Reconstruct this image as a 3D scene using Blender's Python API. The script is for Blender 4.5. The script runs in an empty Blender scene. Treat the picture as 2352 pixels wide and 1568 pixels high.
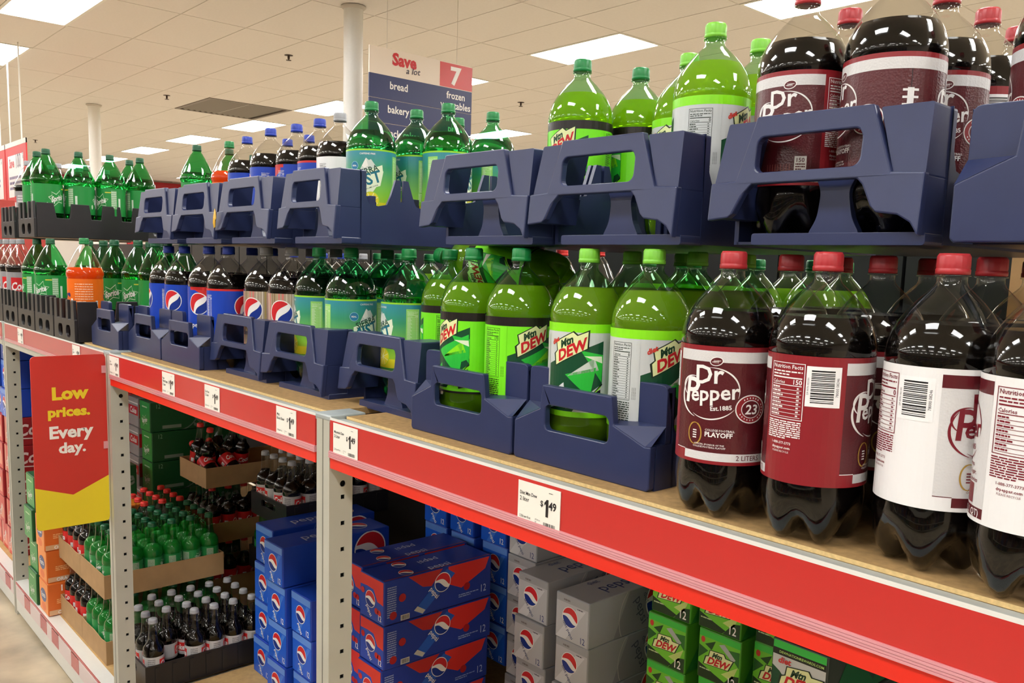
import bpy, bmesh, math, random
from mathutils import Vector, Matrix
from mathutils.geometry import tessellate_polygon
random.seed(7)
PI = math.pi
S = bpy.context.scene
COL = S.collection

# ------------------------------------------------------------------ camera, light, exposure
YAW, PITCH, ROLL, FPX, CY = 0.837711947, -0.126889959, 0.030201696, 1979.17, 864.386
CAM = Vector((0, -0.80, 0.2866))
fw = Vector((-math.sin(YAW)*math.cos(PITCH), math.cos(YAW)*math.cos(PITCH), math.sin(PITCH)))
r0 = Vector((math.cos(YAW), math.sin(YAW), 0)); u0 = r0.cross(fw)
cr = math.cos(ROLL)*r0 + math.sin(ROLL)*u0; cu = -math.sin(ROLL)*r0 + math.cos(ROLL)*u0
cam = bpy.data.cameras.new('camera'); camo = bpy.data.objects.new('camera', cam); COL.objects.link(camo)
M = Matrix((cr, cu, -fw)).transposed().to_4x4(); M.translation = CAM; camo.matrix_world = M
cam.sensor_width = 36; cam.lens = FPX/2352*36; cam.shift_y = (CY-784)/2352; cam.clip_start = 0.02
S.camera = camo
w = bpy.data.worlds.new('world'); S.world = w; w.use_nodes = True
w.node_tree.nodes['Background'].inputs[0].default_value = (1, .95, .88, 1)
w.node_tree.nodes['Background'].inputs[1].default_value = .05
LIGHT = 26.0
S.view_settings.view_transform = 'Standard'; S.view_settings.look = 'None'
S.view_settings.exposure = 0.0; S.view_settings.gamma = 1; S.view_settings.use_curve_mapping = False
cy = S.cycles
cy.max_bounces = 10; cy.diffuse_bounces = 4; cy.glossy_bounces = 4; cy.transmission_bounces = 8; cy.transparent_max_bounces = 28
cy.caustics_reflective = False; cy.caustics_refractive = False; cy.sample_clamp_indirect = 6; cy.use_denoising = True

FLOOR = -1.24; CEIL = 2.42; DECK = -1.09; BOARD = 0.001

# ------------------------------------------------------------------ materials
def lin(c):
    return tuple((v/255/12.92 if v/255 <= .04045 else ((v/255+.055)/1.055)**2.4) for v in c)
_m = {}
def mat(name, c, rough=.5, metal=0, spec=.5, noise=0, nscale=60, bump=0, bscale=300, bdist=.0006, voro=False):
    if name in _m: return _m[name]
    m = bpy.data.materials.new(name); m.use_nodes = True; _m[name] = m
    nt = m.node_tree; b = nt.nodes['Principled BSDF']
    b.inputs['Base Color'].default_value = (*lin(c), 1)
    b.inputs['Roughness'].default_value = rough; b.inputs['Metallic'].default_value = metal
    b.inputs['Specular IOR Level'].default_value = spec
    if noise or bump:
        tc = nt.nodes.new('ShaderNodeTexCoord')
    if noise:
        n = nt.nodes.new('ShaderNodeTexNoise'); n.inputs['Scale'].default_value = nscale; n.inputs['Detail'].default_value = 6
        nt.links.new(tc.outputs['Object'], n.inputs['Vector'])
        r = nt.nodes.new('ShaderNodeMapRange'); r.inputs['From Min'].default_value = .25; r.inputs['From Max'].default_value = .75
        r.inputs['To Min'].default_value = 1-noise; r.inputs['To Max'].default_value = 1+noise*.6
        nt.links.new(n.outputs['Fac'], r.inputs['Value'])
        mx = nt.nodes.new('ShaderNodeVectorMath'); mx.operation = 'SCALE'; mx.inputs[0].default_value = lin(c)
        nt.links.new(r.outputs[0], mx.inputs['Scale']); nt.links.new(mx.outputs[0], b.inputs['Base Color'])
    if bump:
        n2 = nt.nodes.new('ShaderNodeTexVoronoi' if voro else 'ShaderNodeTexNoise'); n2.inputs['Scale'].default_value = bscale
        nt.links.new(tc.outputs['Object'], n2.inputs['Vector'])
        bp = nt.nodes.new('ShaderNodeBump'); bp.inputs['Strength'].default_value = bump; bp.inputs['Distance'].default_value = bdist
        nt.links.new(n2.outputs['Distance' if voro else 'Fac'], bp.inputs['Height']); nt.links.new(bp.outputs[0], b.inputs['Normal'])
    return m
def paint(c, rough=.32):
    return mat('print_%d_%d_%d' % tuple(c), c, rough, spec=.4)
def emit(name, c, s):
    if name in _m: return _m[name]
    m = bpy.data.materials.new(name); m.use_nodes = True; _m[name] = m; nt = m.node_tree
    nt.nodes.clear(); e = nt.nodes.new('ShaderNodeEmission'); o = nt.nodes.new('ShaderNodeOutputMaterial')
    e.inputs[0].default_value = (*c, 1); e.inputs[1].default_value = s; nt.links.new(e.outputs[0], o.inputs[0]); return m
def pet(name, c, rough=.02, k=.035):
    # thin clear plastic: straight-through tint plus a surface gloss that grows at grazing angles
    if name in _m: return _m[name]
    m = bpy.data.materials.new(name); m.use_nodes = True; _m[name] = m; nt = m.node_tree; nt.nodes.clear()
    o = nt.nodes.new('ShaderNodeOutputMaterial'); mix = nt.nodes.new('ShaderNodeMixShader')
    t = nt.nodes.new('ShaderNodeBsdfTransparent'); g = nt.nodes.new('ShaderNodeBsdfGlossy'); lw = nt.nodes.new('ShaderNodeLayerWeight')
    p = nt.nodes.new('ShaderNodeMath'); p.operation = 'POWER'; p.inputs[1].default_value = 3.2
    a = nt.nodes.new('ShaderNodeMapRange'); a.inputs['To Min'].default_value = k; a.inputs['To Max'].default_value = .85
    t.inputs[0].default_value = (*c, 1); g.inputs['Roughness'].default_value = rough; g.inputs[0].default_value = (1, 1, 1, 1)
    nt.links.new(lw.outputs['Facing'], p.inputs[0]); nt.links.new(p.outputs[0], a.inputs['Value']); nt.links.new(a.outputs[0], mix.inputs[0])
    nt.links.new(t.outputs[0], mix.inputs[1]); nt.links.new(g.outputs[0], mix.inputs[2]); nt.links.new(mix.outputs[0], o.inputs[0]); return m
def liquid(name, c, trans=.5, glass=.4, gc=None):
    # cloudy soft drink: part scattering, part clear
    if name in _m: return _m[name]
    m = bpy.data.materials.new(name); m.use_nodes = True; _m[name] = m; nt = m.node_tree; nt.nodes.clear()
    o = nt.nodes.new('ShaderNodeOutputMaterial'); m1 = nt.nodes.new('ShaderNodeMixShader'); m2 = nt.nodes.new('ShaderNodeMixShader')
    d = nt.nodes.new('ShaderNodeBsdfDiffuse'); t = nt.nodes.new('ShaderNodeBsdfTranslucent'); g = nt.nodes.new('ShaderNodeBsdfRefraction')
    d.inputs[0].default_value = (*lin(c), 1); t.inputs[0].default_value = (*lin(c), 1)
    g.inputs[0].default_value = (*(gc or lin(c)), 1); g.inputs['IOR'].default_value = 1.33; g.inputs['Roughness'].default_value = .02
    m1.inputs[0].default_value = trans; m2.inputs[0].default_value = glass
    nt.links.new(d.outputs[0], m1.inputs[1]); nt.links.new(t.outputs[0], m1.inputs[2]); nt.links.new(m1.outputs[0], m2.inputs[1])
    nt.links.new(g.outputs[0], m2.inputs[2]); nt.links.new(m2.outputs[0], o.inputs[0]); return m
def gradient(name, stops, z0, z1, rough=.3):
    if name in _m: return _m[name]
    m = mat(name, (255, 255, 255), rough); nt = m.node_tree
    tc = nt.nodes.new('ShaderNodeTexCoord'); sx = nt.nodes.new('ShaderNodeSeparateXYZ'); mr = nt.nodes.new('ShaderNodeMapRange'); rp = nt.nodes.new('ShaderNodeValToRGB')
    mr.inputs['From Min'].default_value = z0; mr.inputs['From Max'].default_value = z1
    e = rp.color_ramp.elements
    for i, (p, c) in enumerate(stops):
        el = e[i] if i < 2 else e.new(p)
        el.position = p; el.color = (*lin(c), 1)
    nt.links.new(tc.outputs['Object'], sx.inputs[0]); nt.links.new(sx.outputs[2], mr.inputs['Value']); nt.links.new(mr.outputs[0], rp.inputs[0])
    nt.links.new(rp.outputs[0], nt.nodes['Principled BSDF'].inputs['Base Color']); return m

# ------------------------------------------------------------------ mesh helpers
class MB:
    def __init__(s): s.v = []; s.f = []; s.mi = []; s.sm = []; s.mats = []
    def slot(s, m):
        if m not in s.mats: s.mats.append(m)
        return s.mats.index(m)
    def add(s, vs, fs, m, smooth=False):
        o = len(s.v); i = s.slot(m); s.v += [tuple(v) for v in vs]
        for f in fs: s.f.append([o+k for k in f]); s.mi.append(i); s.sm.append(smooth)
    def box(s, x0, y0, z0, x1, y1, z1, m):
        s.add([(x0,y0,z0),(x1,y0,z0),(x1,y1,z0),(x0,y1,z0),(x0,y0,z1),(x1,y0,z1),(x1,y1,z1),(x0,y1,z1)],
              [(0,3,2,1),(4,5,6,7),(0,1,5,4),(1,2,6,5),(2,3,7,6),(3,0,4,7)], m)
    def plate(s, outer, holes, t, fn, m):
        # flat plate with holes in (u,v), thickness t along w, placed by fn(u,v,w); outer runs counter-clockwise
        loops = [outer]+list(holes); flat = [p for l in loops for p in l]; n = len(flat)
        tris = tessellate_polygon([[Vector((a, b, 0)) for a, b in l] for l in loops])
        vs = [fn(a, b, 0) for a, b in flat]+[fn(a, b, t) for a, b in flat]; fs = []
        for a, b, c in tris:
            A, B, Cc = flat[a], flat[b], flat[c]
            if (B[0]-A[0])*(Cc[1]-A[1])-(B[1]-A[1])*(Cc[0]-A[0]) < 0: b, c = c, b
            fs.append((a, b, c)); fs.append((n+a, n+c, n+b))
        o = 0
        for li, l in enumerate(loops):
            k = len(l); ar = sum(l[i][0]*l[(i+1) % k][1]-l[(i+1) % k][0]*l[i][1] for i in range(k))
            for i in range(k):
                a, b = o+i, o+(i+1) % k
                if (ar > 0) == (li == 0): fs.append((b, a, n+a, n+b))
                else: fs.append((a, b, n+b, n+a))
            o += k
        s.add(vs, fs, m)
    def lathe(s, prof, seg, m, rf=None, zf=None, smooth=True, capb=False, capt=False):
        vs = []; fs = []
        for (r, z) in prof:
            for k in range(seg):
                a = 2*PI*k/seg; rr = r*(rf(a, z) if rf else 1); zz = z+(zf(a, r, z) if zf else 0)
                vs.append((rr*math.cos(a), rr*math.sin(a), zz))
        for i in range(len(prof)-1):
            for k in range(seg):
                k2 = (k+1) % seg; fs.append((i*seg+k, i*seg+k2, (i+1)*seg+k2, (i+1)*seg+k))
        if capb: fs.append(tuple(range(seg-1, -1, -1)))
        if capt: fs.append(tuple((len(prof)-1)*seg+k for k in range(seg)))
        s.add(vs, fs, m, smooth)
    def tube(s, a, b, r, m, seg=10):
        a = Vector(a); b = Vector(b); d = (b-a).normalized(); p = d.orthogonal().normalized(); q = d.cross(p); vs = []
        for c in (a, b):
            for k in range(seg): t = 2*PI*k/seg; vs.append(c+p*r*math.cos(t)+q*r*math.sin(t))
        fs = [(k, (k+1) % seg, seg+(k+1) % seg, seg+k) for k in range(seg)]
        fs += [tuple(range(seg-1, -1, -1)), tuple(range(seg, 2*seg))]
        s.add(vs, fs, m)
    def mesh(s, name):
        me = bpy.data.meshes.new(name); me.from_pydata(s.v, [], s.f)
        for m in s.mats: me.materials.append(m)
        me.polygons.foreach_set('material_index', s.mi); me.polygons.foreach_set('use_smooth', s.sm); me.update(); return me
def obj(name, mb, parent=None, loc=None, bevel=0, kind=None):
    o = bpy.data.objects.new(name, mb.mesh(name) if isinstance(mb, MB) else mb); COL.objects.link(o)
    if parent: o.parent = parent
    if loc: o.location = loc
    if kind: o['kind'] = kind
    if bevel:
        md = o.modifiers.new('edge', 'BEVEL'); md.width = bevel; md.segments = 2; md.limit_method = 'ANGLE'; md.angle_limit = .6
    return o
def tag(o, label, cat, group=None):
    o['label'] = label; o['category'] = cat
    if group: o['group'] = group
    return o
def thing(name, label, cat, loc=(0, 0, 0), rz=0, group=None):
    o = bpy.data.objects.new(name, None); COL.objects.link(o); o.empty_display_size = .05
    o.location = loc; o.rotation_euler = (0, 0, rz); return tag(o, label, cat, group)
def dup(root, loc, rot, label, group=None):
    r = root.copy(); COL.objects.link(r); r.location = loc; r.rotation_euler = rot if isinstance(rot, tuple) else (0, 0, rot); r['label'] = label
    if group: r['group'] = group
    elif 'group' in r: del r['group']
    for ch in root.children:
        c = ch.copy(); COL.objects.link(c); c.parent = r
        for g in ch.children:
            d = g.copy(); COL.objects.link(d); d.parent = c
    return r

# ------------------------------------------------------------------ flat print (labels, signs, cartons)
_tx = {}
def glyphs(s, bold, res):
    key = (s, bold, res)
    if key in _tx: return _tx[key]
    c = bpy.data.curves.new('t', 'FONT'); c.body = s; c.size = 1; c.offset = bold; c.resolution_u = res; c.fill_mode = 'FRONT'
    o = bpy.data.objects.new('t', c); me = bpy.data.meshes.new_from_object(o)
    vs = [(v.co.x, v.co.y) for v in me.vertices]; tr = []
    for p in me.polygons:
        q = list(p.vertices)
        for i in range(1, len(q)-1): tr.append((vs[q[0]], vs[q[i]], vs[q[i+1]]))
    bpy.data.objects.remove(o); bpy.data.meshes.remove(me); bpy.data.curves.remove(c)
    if tr:
        xs = [p[0] for t in tr for p in t]; x0, x1 = min(xs), max(xs)
    else: x0 = x1 = 0
    _tx[key] = (tr, x0, x1); return _tx[key]
CAPH = .682
class Art:
    def __init__(s): s.t = []   # (layer, material, tri)
    def tri(s, a, b, c, col, l):
        if (b[0]-a[0])*(c[1]-a[1])-(b[1]-a[1])*(c[0]-a[0]) < 0: b, c = c, b
        s.t.append((l, col, (a, b, c)))
    def poly(s, pts, col, l=1, holes=()):
        loops = [pts]+list(holes); flat = [p for q in loops for p in q]
        for a, b, c in tessellate_polygon([[Vector((x, y, 0)) for x, y in q] for q in loops]): s.tri(flat[a], flat[b], flat[c], col, l)
    def rect(s, x0, y0, x1, y1, col, l=1): s.tri((x0, y0), (x1, y0), (x1, y1), col, l); s.tri((x0, y0), (x1, y1), (x0, y1), col, l)
    def ell(s, cx, cy_, rx, ry, col, l=1, n=28, rot=0):
        cr_, sr = math.cos(rot), math.sin(rot)
        P = [(rx*math.cos(2*PI*k/n), ry*math.sin(2*PI*k/n)) for k in range(n)]
        s.poly([(cx+a*cr_-b*sr, cy_+a*sr+b*cr_) for a, b in P], col, l)
    def stroke(s, pts, wd, col, l=2):
        n = len(pts)
        ws = wd if isinstance(wd, (list, tuple)) else [wd]*n
        L = []; R = []
        for i, p in enumerate(pts):
            a = pts[max(0, i-1)]; b = pts[min(n-1, i+1)]; dx, dy = b[0]-a[0], b[1]-a[1]; d = math.hypot(dx, dy) or 1
            L.append((p[0]-dy/d*ws[i]/2, p[1]+dx/d*ws[i]/2)); R.append((p[0]+dy/d*ws[i]/2, p[1]-dx/d*ws[i]/2))
        for i in range(n-1): s.tri(L[i], R[i], R[i+1], col, l); s.tri(L[i], R[i+1], L[i+1], col, l)
    def arc(s, cx, cy_, rx, ry, a0, a1, wd, col, l=2, rot=0, n=24, taper=False):
        cr_, sr = math.cos(rot), math.sin(rot); P = []; W = []
        for k in range(n+1):
            t = a0+(a1-a0)*k/n; a, b = rx*math.cos(t), ry*math.sin(t); P.append((cx+a*cr_-b*sr, cy_+a*sr+b*cr_))
            W.append(wd*(math.sin(PI*k/n)*.85+.15) if taper else wd)
        s.stroke(P, W, col, l)
    def text(s, st, x, y, h, col, l=3, bold=.0, shear=0, xs=1, rot=0, al='c', res=2):
        bold *= .62; xs *= 1+bold*1.2; res = max(res, 2) if any(c in st for c in '0689') else res
        # h = capital height; x,y = baseline anchor
        tr, x0, x1 = glyphs(st, bold, res); k = h/CAPH
        off = {'c': (x0+x1)/2, 'l': x0, 'r': x1}[al]; cr_, sr = math.cos(rot), math.sin(rot)
        def f(p):
            a = (p[0]-off)*k*xs+p[1]*k*shear; b = p[1]*k; return (x+a*cr_-b*sr, y+a*sr+b*cr_)
        for a, b, c in tr: s.tri(f(a), f(b), f(c), col, l)
    def bars(s, x0, y0, x1, y1, col, l=3, vert=True, n=26, seed=1):
        rn = random.Random(seed); p = 0; tot = []
        while p < 1: q = rn.choice((.6, 1, 1, 1.6))/n*.7; g = rn.choice((.6, 1, 1.3))/n*.7; tot.append((p, min(1, p+q))); p += q+g
        for a, b in tot:
            if vert: s.rect(x0+(x1-x0)*a, y0, x0+(x1-x0)*b, y1, col, l)
            else: s.rect(x0, y0+(y1-y0)*a, x1, y0+(y1-y0)*b, col, l)
    def fine(s, x0, y0, x1, y1, n, col, l=3, seed=1, fill=.5):
        rn = random.Random(seed); dy = (y1-y0)/n
        for i in range(n):
            y = y1-dy*(i+.75); x = x0; xe = x0+(x1-x0)*(1 if i < n-1 else .6)
            while x < xe-.0008:
                wl = min(xe-x, rn.uniform(.002, .007)*(x1-x0)/.03); s.rect(x, y, x+wl, y+dy*fill, col, l); x += wl+.0008*(x1-x0)/.03
    def nutrition(s, x, y1, wd, ht, col, cal='150', l=3, frame=True):
        x1 = x+wd; y0 = y1-ht; t = wd*.018
        if frame:
            for a in ((x, y0, x1, y0+t), (x, y1-t, x1, y1), (x, y0, x+t, y1), (x1-t, y0, x1, y1)): s.rect(*a, col, l)
        m = wd*.06; tr, a0, a1 = glyphs('Nutrition Facts', .02, 1); h = (wd-2*m)/(a1-a0)*CAPH
        s.text('Nutrition Facts', x+m, y1-h*1.5, h, col, l, .02, al='l', res=1)
        s.fine(x+m, y1-h*3.4, x1-m, y1-h*1.9, 2, col, l, 3, .45)
        s.rect(x+m, y1-h*4.0, x1-m, y1-h*3.65, col, l)
        s.text('Calories', x+m, y1-h*5.4, h*.85, col, l, .02, al='l', res=1); s.text(cal, x1-m, y1-h*5.4, h*1.15, col, l, .03, al='r', res=1)
        s.rect(x+m, y1-h*5.85, x1-m, y1-h*5.65, col, l)
        n = max(4, int((y1-h*5.9-y0-m)/(h*.95))); yy = y1-h*5.95
        for i in range(n):
            d = (yy-y0-m)/n; yb = yy-d*(i+1)
            s.rect(x+m, yb, x1-m, yb+t*.6, col, l); s.fine(x+m, yb+d*.15, x+wd*(.5+.2*((i*7) % 3)/2), yb+d*.95, 1, col, l, i, .5); s.fine(x1-m-wd*.12, yb+d*.15, x1-m, yb+d*.95, 1, col, l, i+9, .5)
    def build(s, mb, fn, step=None, bounds=None):
        by = {}
        for l, col, t in s.t: by.setdefault((l, col), []).append(t)
        for (l, col), ts in by.items():
            m = col if not isinstance(col, tuple) else paint(col); vs = []; fs = []
            for t in ts:
                polys = [list(t)]
                if bounds and any(not (bounds[0] <= p[0] <= bounds[2] and bounds[1] <= p[1] <= bounds[3]) for p in t):
                    q = clip(clip(list(t), bounds[0], 1), bounds[2], -1)
                    q = [(p[1], p[0]) for p in q]; q = clip(clip(q, bounds[1], 1), bounds[3], -1) if len(q) > 2 else []
                    polys = [[(p[1], p[0]) for p in q]] if len(q) > 2 else []
                if step:
                    u0_, u1_ = min(p[0] for p in t), max(p[0] for p in t)
                    if u1_-u0_ > step:
                        polys = []; k = math.floor(u0_/step)
                        while k*step < u1_:
                            q = clip(clip(list(t), k*step, 1), (k+1)*step, -1)
                            if len(q) > 2: polys.append(q)
                            k += 1
                for q in polys:
                    o = len(vs); vs += [fn(a, b, l) for a, b in q]; fs.append(tuple(range(o, o+len(q))))
            mb.add(vs, fs, m)
def clip(p, x, sg):
    out = []
    for i in range(len(p)):
        a, b = p[i-1], p[i]; da, db = (a[0]-x)*sg, (b[0]-x)*sg
        if (da >= 0) != (db >= 0):
            t = da/(da-db); out.append((a[0]+(b[0]-a[0])*t, a[1]+(b[1]-a[1])*t))
        if db >= 0: out.append(b)
    return out
WHITE = (238, 236, 232); BLACK = (18, 17, 18); MAROON = (92, 26, 33); DRED = (140, 34, 41); LGREY = (206, 205, 204)
LEATHER = mat('leather_print', (84, 22, 29), .3, bump=.35, bscale=420, bdist=.0006, voro=True)
LEATHERW = mat('pale_leather_print', (212, 211, 210), .35, bump=.35, bscale=420, bdist=.0006, voro=True)

def roundel(A, x, y, r, l=3, rot=-.35, white=WHITE):
    A.ell(x, y, r*1.08, r*1.08, white, l, 32)
    n = 20; cr_, sr = math.cos(rot), math.sin(rot)
    T = lambda a, b: (x+a*cr_-b*sr, y+a*sr+b*cr_)
    wave = [(-r+2*r*k/n, r*.22*math.sin((k/n-.12)*PI*1.5)+r*.1) for k in range(n+1)]
    wave2 = [(-r+2*r*k/n, r*.24*math.sin((k/n+.14)*PI*1.5)-r*.42+.25*r*k/n) for k in range(n+1)]
    def clampc(p):
        d = math.hypot(*p); return p if d < r else (p[0]*r/d, p[1]*r/d)
    up = [clampc(p) for p in wave]; a0 = math.atan2(up[-1][1], up[-1][0]); a1 = math.atan2(up[0][1], up[0][0])
    if a1 < a0: a1 += 2*PI
    A.poly([T(*p) for p in up]+[T(r*math.cos(a0+(a1-a0)*k/16), r*math.sin(a0+(a1-a0)*k/16)) for k in range(1, 16)], (205, 38, 44), l+1)
    lo = [clampc(p) for p in wave2]; a0 = math.atan2(lo[-1][1], lo[-1][0]); a1 = math.atan2(lo[0][1], lo[0][0])
    if a1 > a0: a1 -= 2*PI
    A.poly([T(*p) for p in lo]+[T(r*math.cos(a0+(a1-a0)*k/16), r*math.sin(a0+(a1-a0)*k/16)) for k in range(1, 16)], (22, 52, 140), l+1)
def drp(A, x, y, c, edge, ball=True):
    # two-line script-like logo with a sweeping oval
    A.text('P', x-.0205, y-.0135, .029, c, 4, .02, .06, .95); A.arc(x-.019, y+.005, .0155, .0125, 1.3, 4.3, .0022, c, 4, taper=True)
    A.text('epper', x+.0075, y-.0085, .0168, c, 4, .03, .08, .98, .12); A.text('Dr', x+.001, y+.0105, .0205, c, 4, .03, .05, .98, .08)
    A.text('Est.1885', x+.016, y-.0195, .0048, c, 4, .03, 0, 1, .12)
    A.arc(x, y-.001, .036, .029, -.45, 1.35, .0018, c, 3, .25, taper=True); A.arc(x, y-.002, .036, .029, 2.3, 4.05, .0028, c, 3, .25, taper=True)
    A.arc(x+.002, y+.003, .037, .034, 4.05, 5.5, .0016, c, 3, .1, taper=True)
    if ball:
        A.ell(x+.008, y+.036, .0078, .0052, c, 3, 20, .2); A.ell(x+.008, y+.036, .0068, .0043, edge, 4, 20, .2); A.stroke([(x+.003, y+.035), (x+.013, y+.037)], .0006, c, 5)
        for k in range(4): A.stroke([(x+.0055+k*.0016, y+.034), (x+.0053+k*.0016, y+.0375)], .0005, c, 5)
def label_pepper(diet=False):
    A = Art(); H = .136; c0 = (236, 235, 234) if diet else DRED; lea = LEATHERW if diet else LEATHER; band = MAROON if diet else LEATHERW; ink = (120, 26, 40) if diet else WHITE; edge = (236, 235, 234) if diet else MAROON
    A.rect(-.1737, 0, .1737, H, c0, 0)
    A.rect(-.045, .0135, .2144, .1285, lea, 1); A.rect(-.028, .004, .2144, .0135, band, 1); A.rect(-.045, .118, .2144, .1305, band, 2)
    A.rect(-.045, .0135, -.028, .0143, WHITE if not diet else MAROON, 2)
    for lx in (0, .165):
        drp(A, lx, .083, ink, edge)
        if lx: continue
        A.arc(lx-.014, .034, .0085, .0125, .5, 2*PI-.5, .0015, (176, 140, 62), 4, taper=True); A.arc(lx-.014, .034, .0085, .0125, PI-1.2, PI+1.2, .0016, (176, 140, 62), 4)
        A.arc(lx-.014, .034, .0085, .0125, -1.2, 1.2, .0016, (176, 140, 62), 4)
        for k in range(4): A.rect(lx-.0165, .0285+k*.0028, lx-.0115, .0298+k*.0028, ink, 4)
        A.text('COLLEGE FOOTBALL', lx-.001, .0385, .0024, ink, 4, .02, al='l', res=1); A.text('PLAYOFF', lx-.001, .032, .0052, ink, 4, .05, al='l')
        A.text('OFFICIAL SPONSOR OF THE', lx+.004, .0215, .0019, ink, 4, .02, res=1); A.text('COLLEGE FOOTBALL PLAYOFF', lx+.004, .0185, .0019, ink, 4, .02, res=1)
        if lx == 0: A.text('2 LITERS', lx+.05, .0062, .0056, edge if not diet else WHITE, 5, .01, xs=.95)
    if diet:
        for k, t in enumerate(('Always,', 'Zero Sugar,', 'Zero Calories')): A.text(t, .186, .05-k*.007, .004, ink, 4, .02, .1)
    x = .05
    A.ell(x, .066, .0185, .0165, ink, 3, 30); A.ell(x, .066, .0172, .0152, DRED if not diet else WHITE, 4, 30); A.ell(x, .066, .0118, .0105, ink, 5, 30); A.ell(x, .066, .0109, .0096, edge, 6, 30)
    A.text('23', x, .0605, .0105, ink, 7, .03, .12)
    for k in range(22):
        if k % 7: a = PI*1.08+PI*1.7*k/21; A.rect(x+.0145*math.cos(a)-.0005, .066+.0128*math.sin(a)-.0008, x+.0145*math.cos(a)+.0007, .066+.0128*math.sin(a)+.0009, ink, 5)
    x = .094
    A.rect(x-.0035, .045, x+.0035, .098, ink, 3); A.rect(x-.0004, .098, x+.0004, .118, (40, 30, 32), 3)
    for k in range(7): A.rect(x-.0085, .0475+k*.0078, x+.0085, .0500+k*.0078, ink, 4)
    for yy in (.0175, ):
        A.rect(.184, .016, .198, .0345, ink, 3); A.text('0' if diet else '150', .191, .0275, .0048, edge if not diet else (120, 26, 40), 5, .02); A.fine(.1855, .0175, .1965, .0265, 3, edge if not diet else (120, 26, 40), 5)
    for a0 in range(9): A.rect(.15+a0*.0035, .0135+.004, .1512+a0*.0035, .0135+.012, (130, 70, 66) if not diet else (200, 190, 190), 2)
    A.text('2 LITERS (2.1 QT)', .18, .0058, .006, edge if not diet else WHITE, 6, .01, xs=.9)
    A.nutrition(-.1285, .1275, .042, .06, ink, '0' if diet else '150')
    A.fine(-.1285, .046, -.0875, .066, 9, ink, 3, 5, .55); A.text('1-888-377-3773', -.109, .0405, .0026, ink, 3, .01, res=1); A.text('drpepper.com', -.109, .0355, .0027, ink, 3, .03, res=1); A.text('PLEASE RECYCLE', -.109, .0315, .0019, ink, 3, .0, res=1)
    A.rect(-.085, .084, -.0505, .126, (242, 241, 240), 3); A.bars(-.08, .088, -.057, .122, BLACK, 4, False, 24, 4); A.text('78000 08246', -.0525, .105, .0026, BLACK, 4, 0, rot=PI/2, res=1)
    A.text('DP-9070-10215H', -.082, .105, .0017, BLACK, 4, 0, rot=PI/2, res=1)
    return A
def dewlogo(A, x, y, k=1, diet=False, rot=.46):
    cr_, sr = math.cos(rot), math.sin(rot); T = lambda a, b: (x+k*(a*cr_-b*sr), y+k*(a*sr+b*cr_))
    A.poly([T(*p) for p in ((-.036, -.016), (.03, -.014), (.044, .012), (.024, .013), (.02, .021), (-.018, .02), (-.022, .006), (-.03, .004))], (24, 42, 26), 3)
    A.poly([T(*p) for p in ((-.033, -.0145), (.028, -.0125), (.0405, .0105), (.022, .0115), (.018, .0195), (-.0165, .0185), (-.02, .005), (-.027, .0025))], (225, 232, 170), 4)
    A.text('DEW', *T(.002, -.0115), .015*k, (196, 30, 38), 5, .07, .42, 1.0, rot); A.text('Mtn', *T(.0, .0055), .0105*k, (20, 60, 36), 5, .07, .42, .95, rot)
    if diet: A.text('diet', *T(-.019, .0175), .007*k, (205, 60, 48), 6, .07, .3, 1, rot)
def label_dew(diet=False):
    A = Art(); H = .136; base = (200, 205, 203) if diet else (122, 232, 32); dk = (20, 74, 46); lg = (46, 190, 62); lime = (140, 232, 30)
    A.rect(-.1737, 0, .1737, H, base, 0)
    if diet: A.rect(-.1737, .1235, .1737, H, lime, 1); A.rect(-.1737, 0, .1737, .008, lime, 1)
    else: A.rect(-.1737, .122, .1737, H, (30, 24, 22), 1); A.rect(-.1737, 0, .1737, .0035, (30, 24, 22), 1)
    for s0 in (0, .1737):
        o = s0-.0868
        P = lambda *q: [((a+o+.0868+.1737) % .3474-.1737 if False else a+o, b) for a, b in q]
        A.poly(P((.028, .075), (.06, .088), (.118, .112), (.118, .05), (.09, .03), (.075, .008), (.028, .008)), dk, 1)
        A.poly(P((.05, .07), (.116, .1), (.118, .06), (.085, .045)), lg if not diet else dk, 2)
        A.poly(P((.062, .062), (.108, .074), (.1, .03)), lg, 3); A.poly(P((.066, .06), (.105, .088), (.112, .07)), (208, 214, 204) if diet else lime, 3)
        A.poly(P((.085, .098), (.118, .092), (.117, .052)), lg, 3); A.poly(P((.09, .09), (.116, .09), (.117, .08)), (230, 238, 210), 4)
        A.poly(P((.034, .03), (.06, .05), (.066, .012)), lg if not diet else (214, 218, 216), 2); A.poly(P((.095, .03), (.116, .042), (.116, .012), (.1, .008)), BLACK, 2)
        A.stroke(P((.118, .05), (.1, .03), (.09, .012)), .0022, BLACK, 4); A.stroke(P((.116, .046), (.098, .027), (.09, .012)), .0014, lime, 5)
        A.poly(P((.0, .088), (.022, .11), (.012, .085), (.022, .05), (.004, .072)), (226, 236, 204), 2); A.poly(P((.0, .06), (.024, .05), (.024, .04)), (236, 240, 224), 3); A.poly(P((.0, .058), (.024, .044), (.026, .03)), BLACK, 2)
        dewlogo(A, o+.066, .1, .92, diet)
        nx = o-.02
        A.rect(nx-.004, .004, nx+.046, .121, base if diet else (126, 236, 36), 4)
        A.nutrition(nx, .118, .034, .078, (22, 40, 24), '0' if diet else '170', 5); A.fine(nx, .008, nx+.034, .038, 10, (22, 40, 24), 5, 8, .5)
        for k in range(3): A.text('MOUNTAIN DEW', nx+.0385+.0022*k, .05, .0014, (22, 40, 24), 5, 0, rot=PI/2, res=1)
    return A
SIERRA = gradient('sierra_print', ((0, (190, 214, 40)), (.3, (132, 198, 62)), (.72, (56, 150, 108)), (1, (52, 140, 158))), .067, .2)
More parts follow.
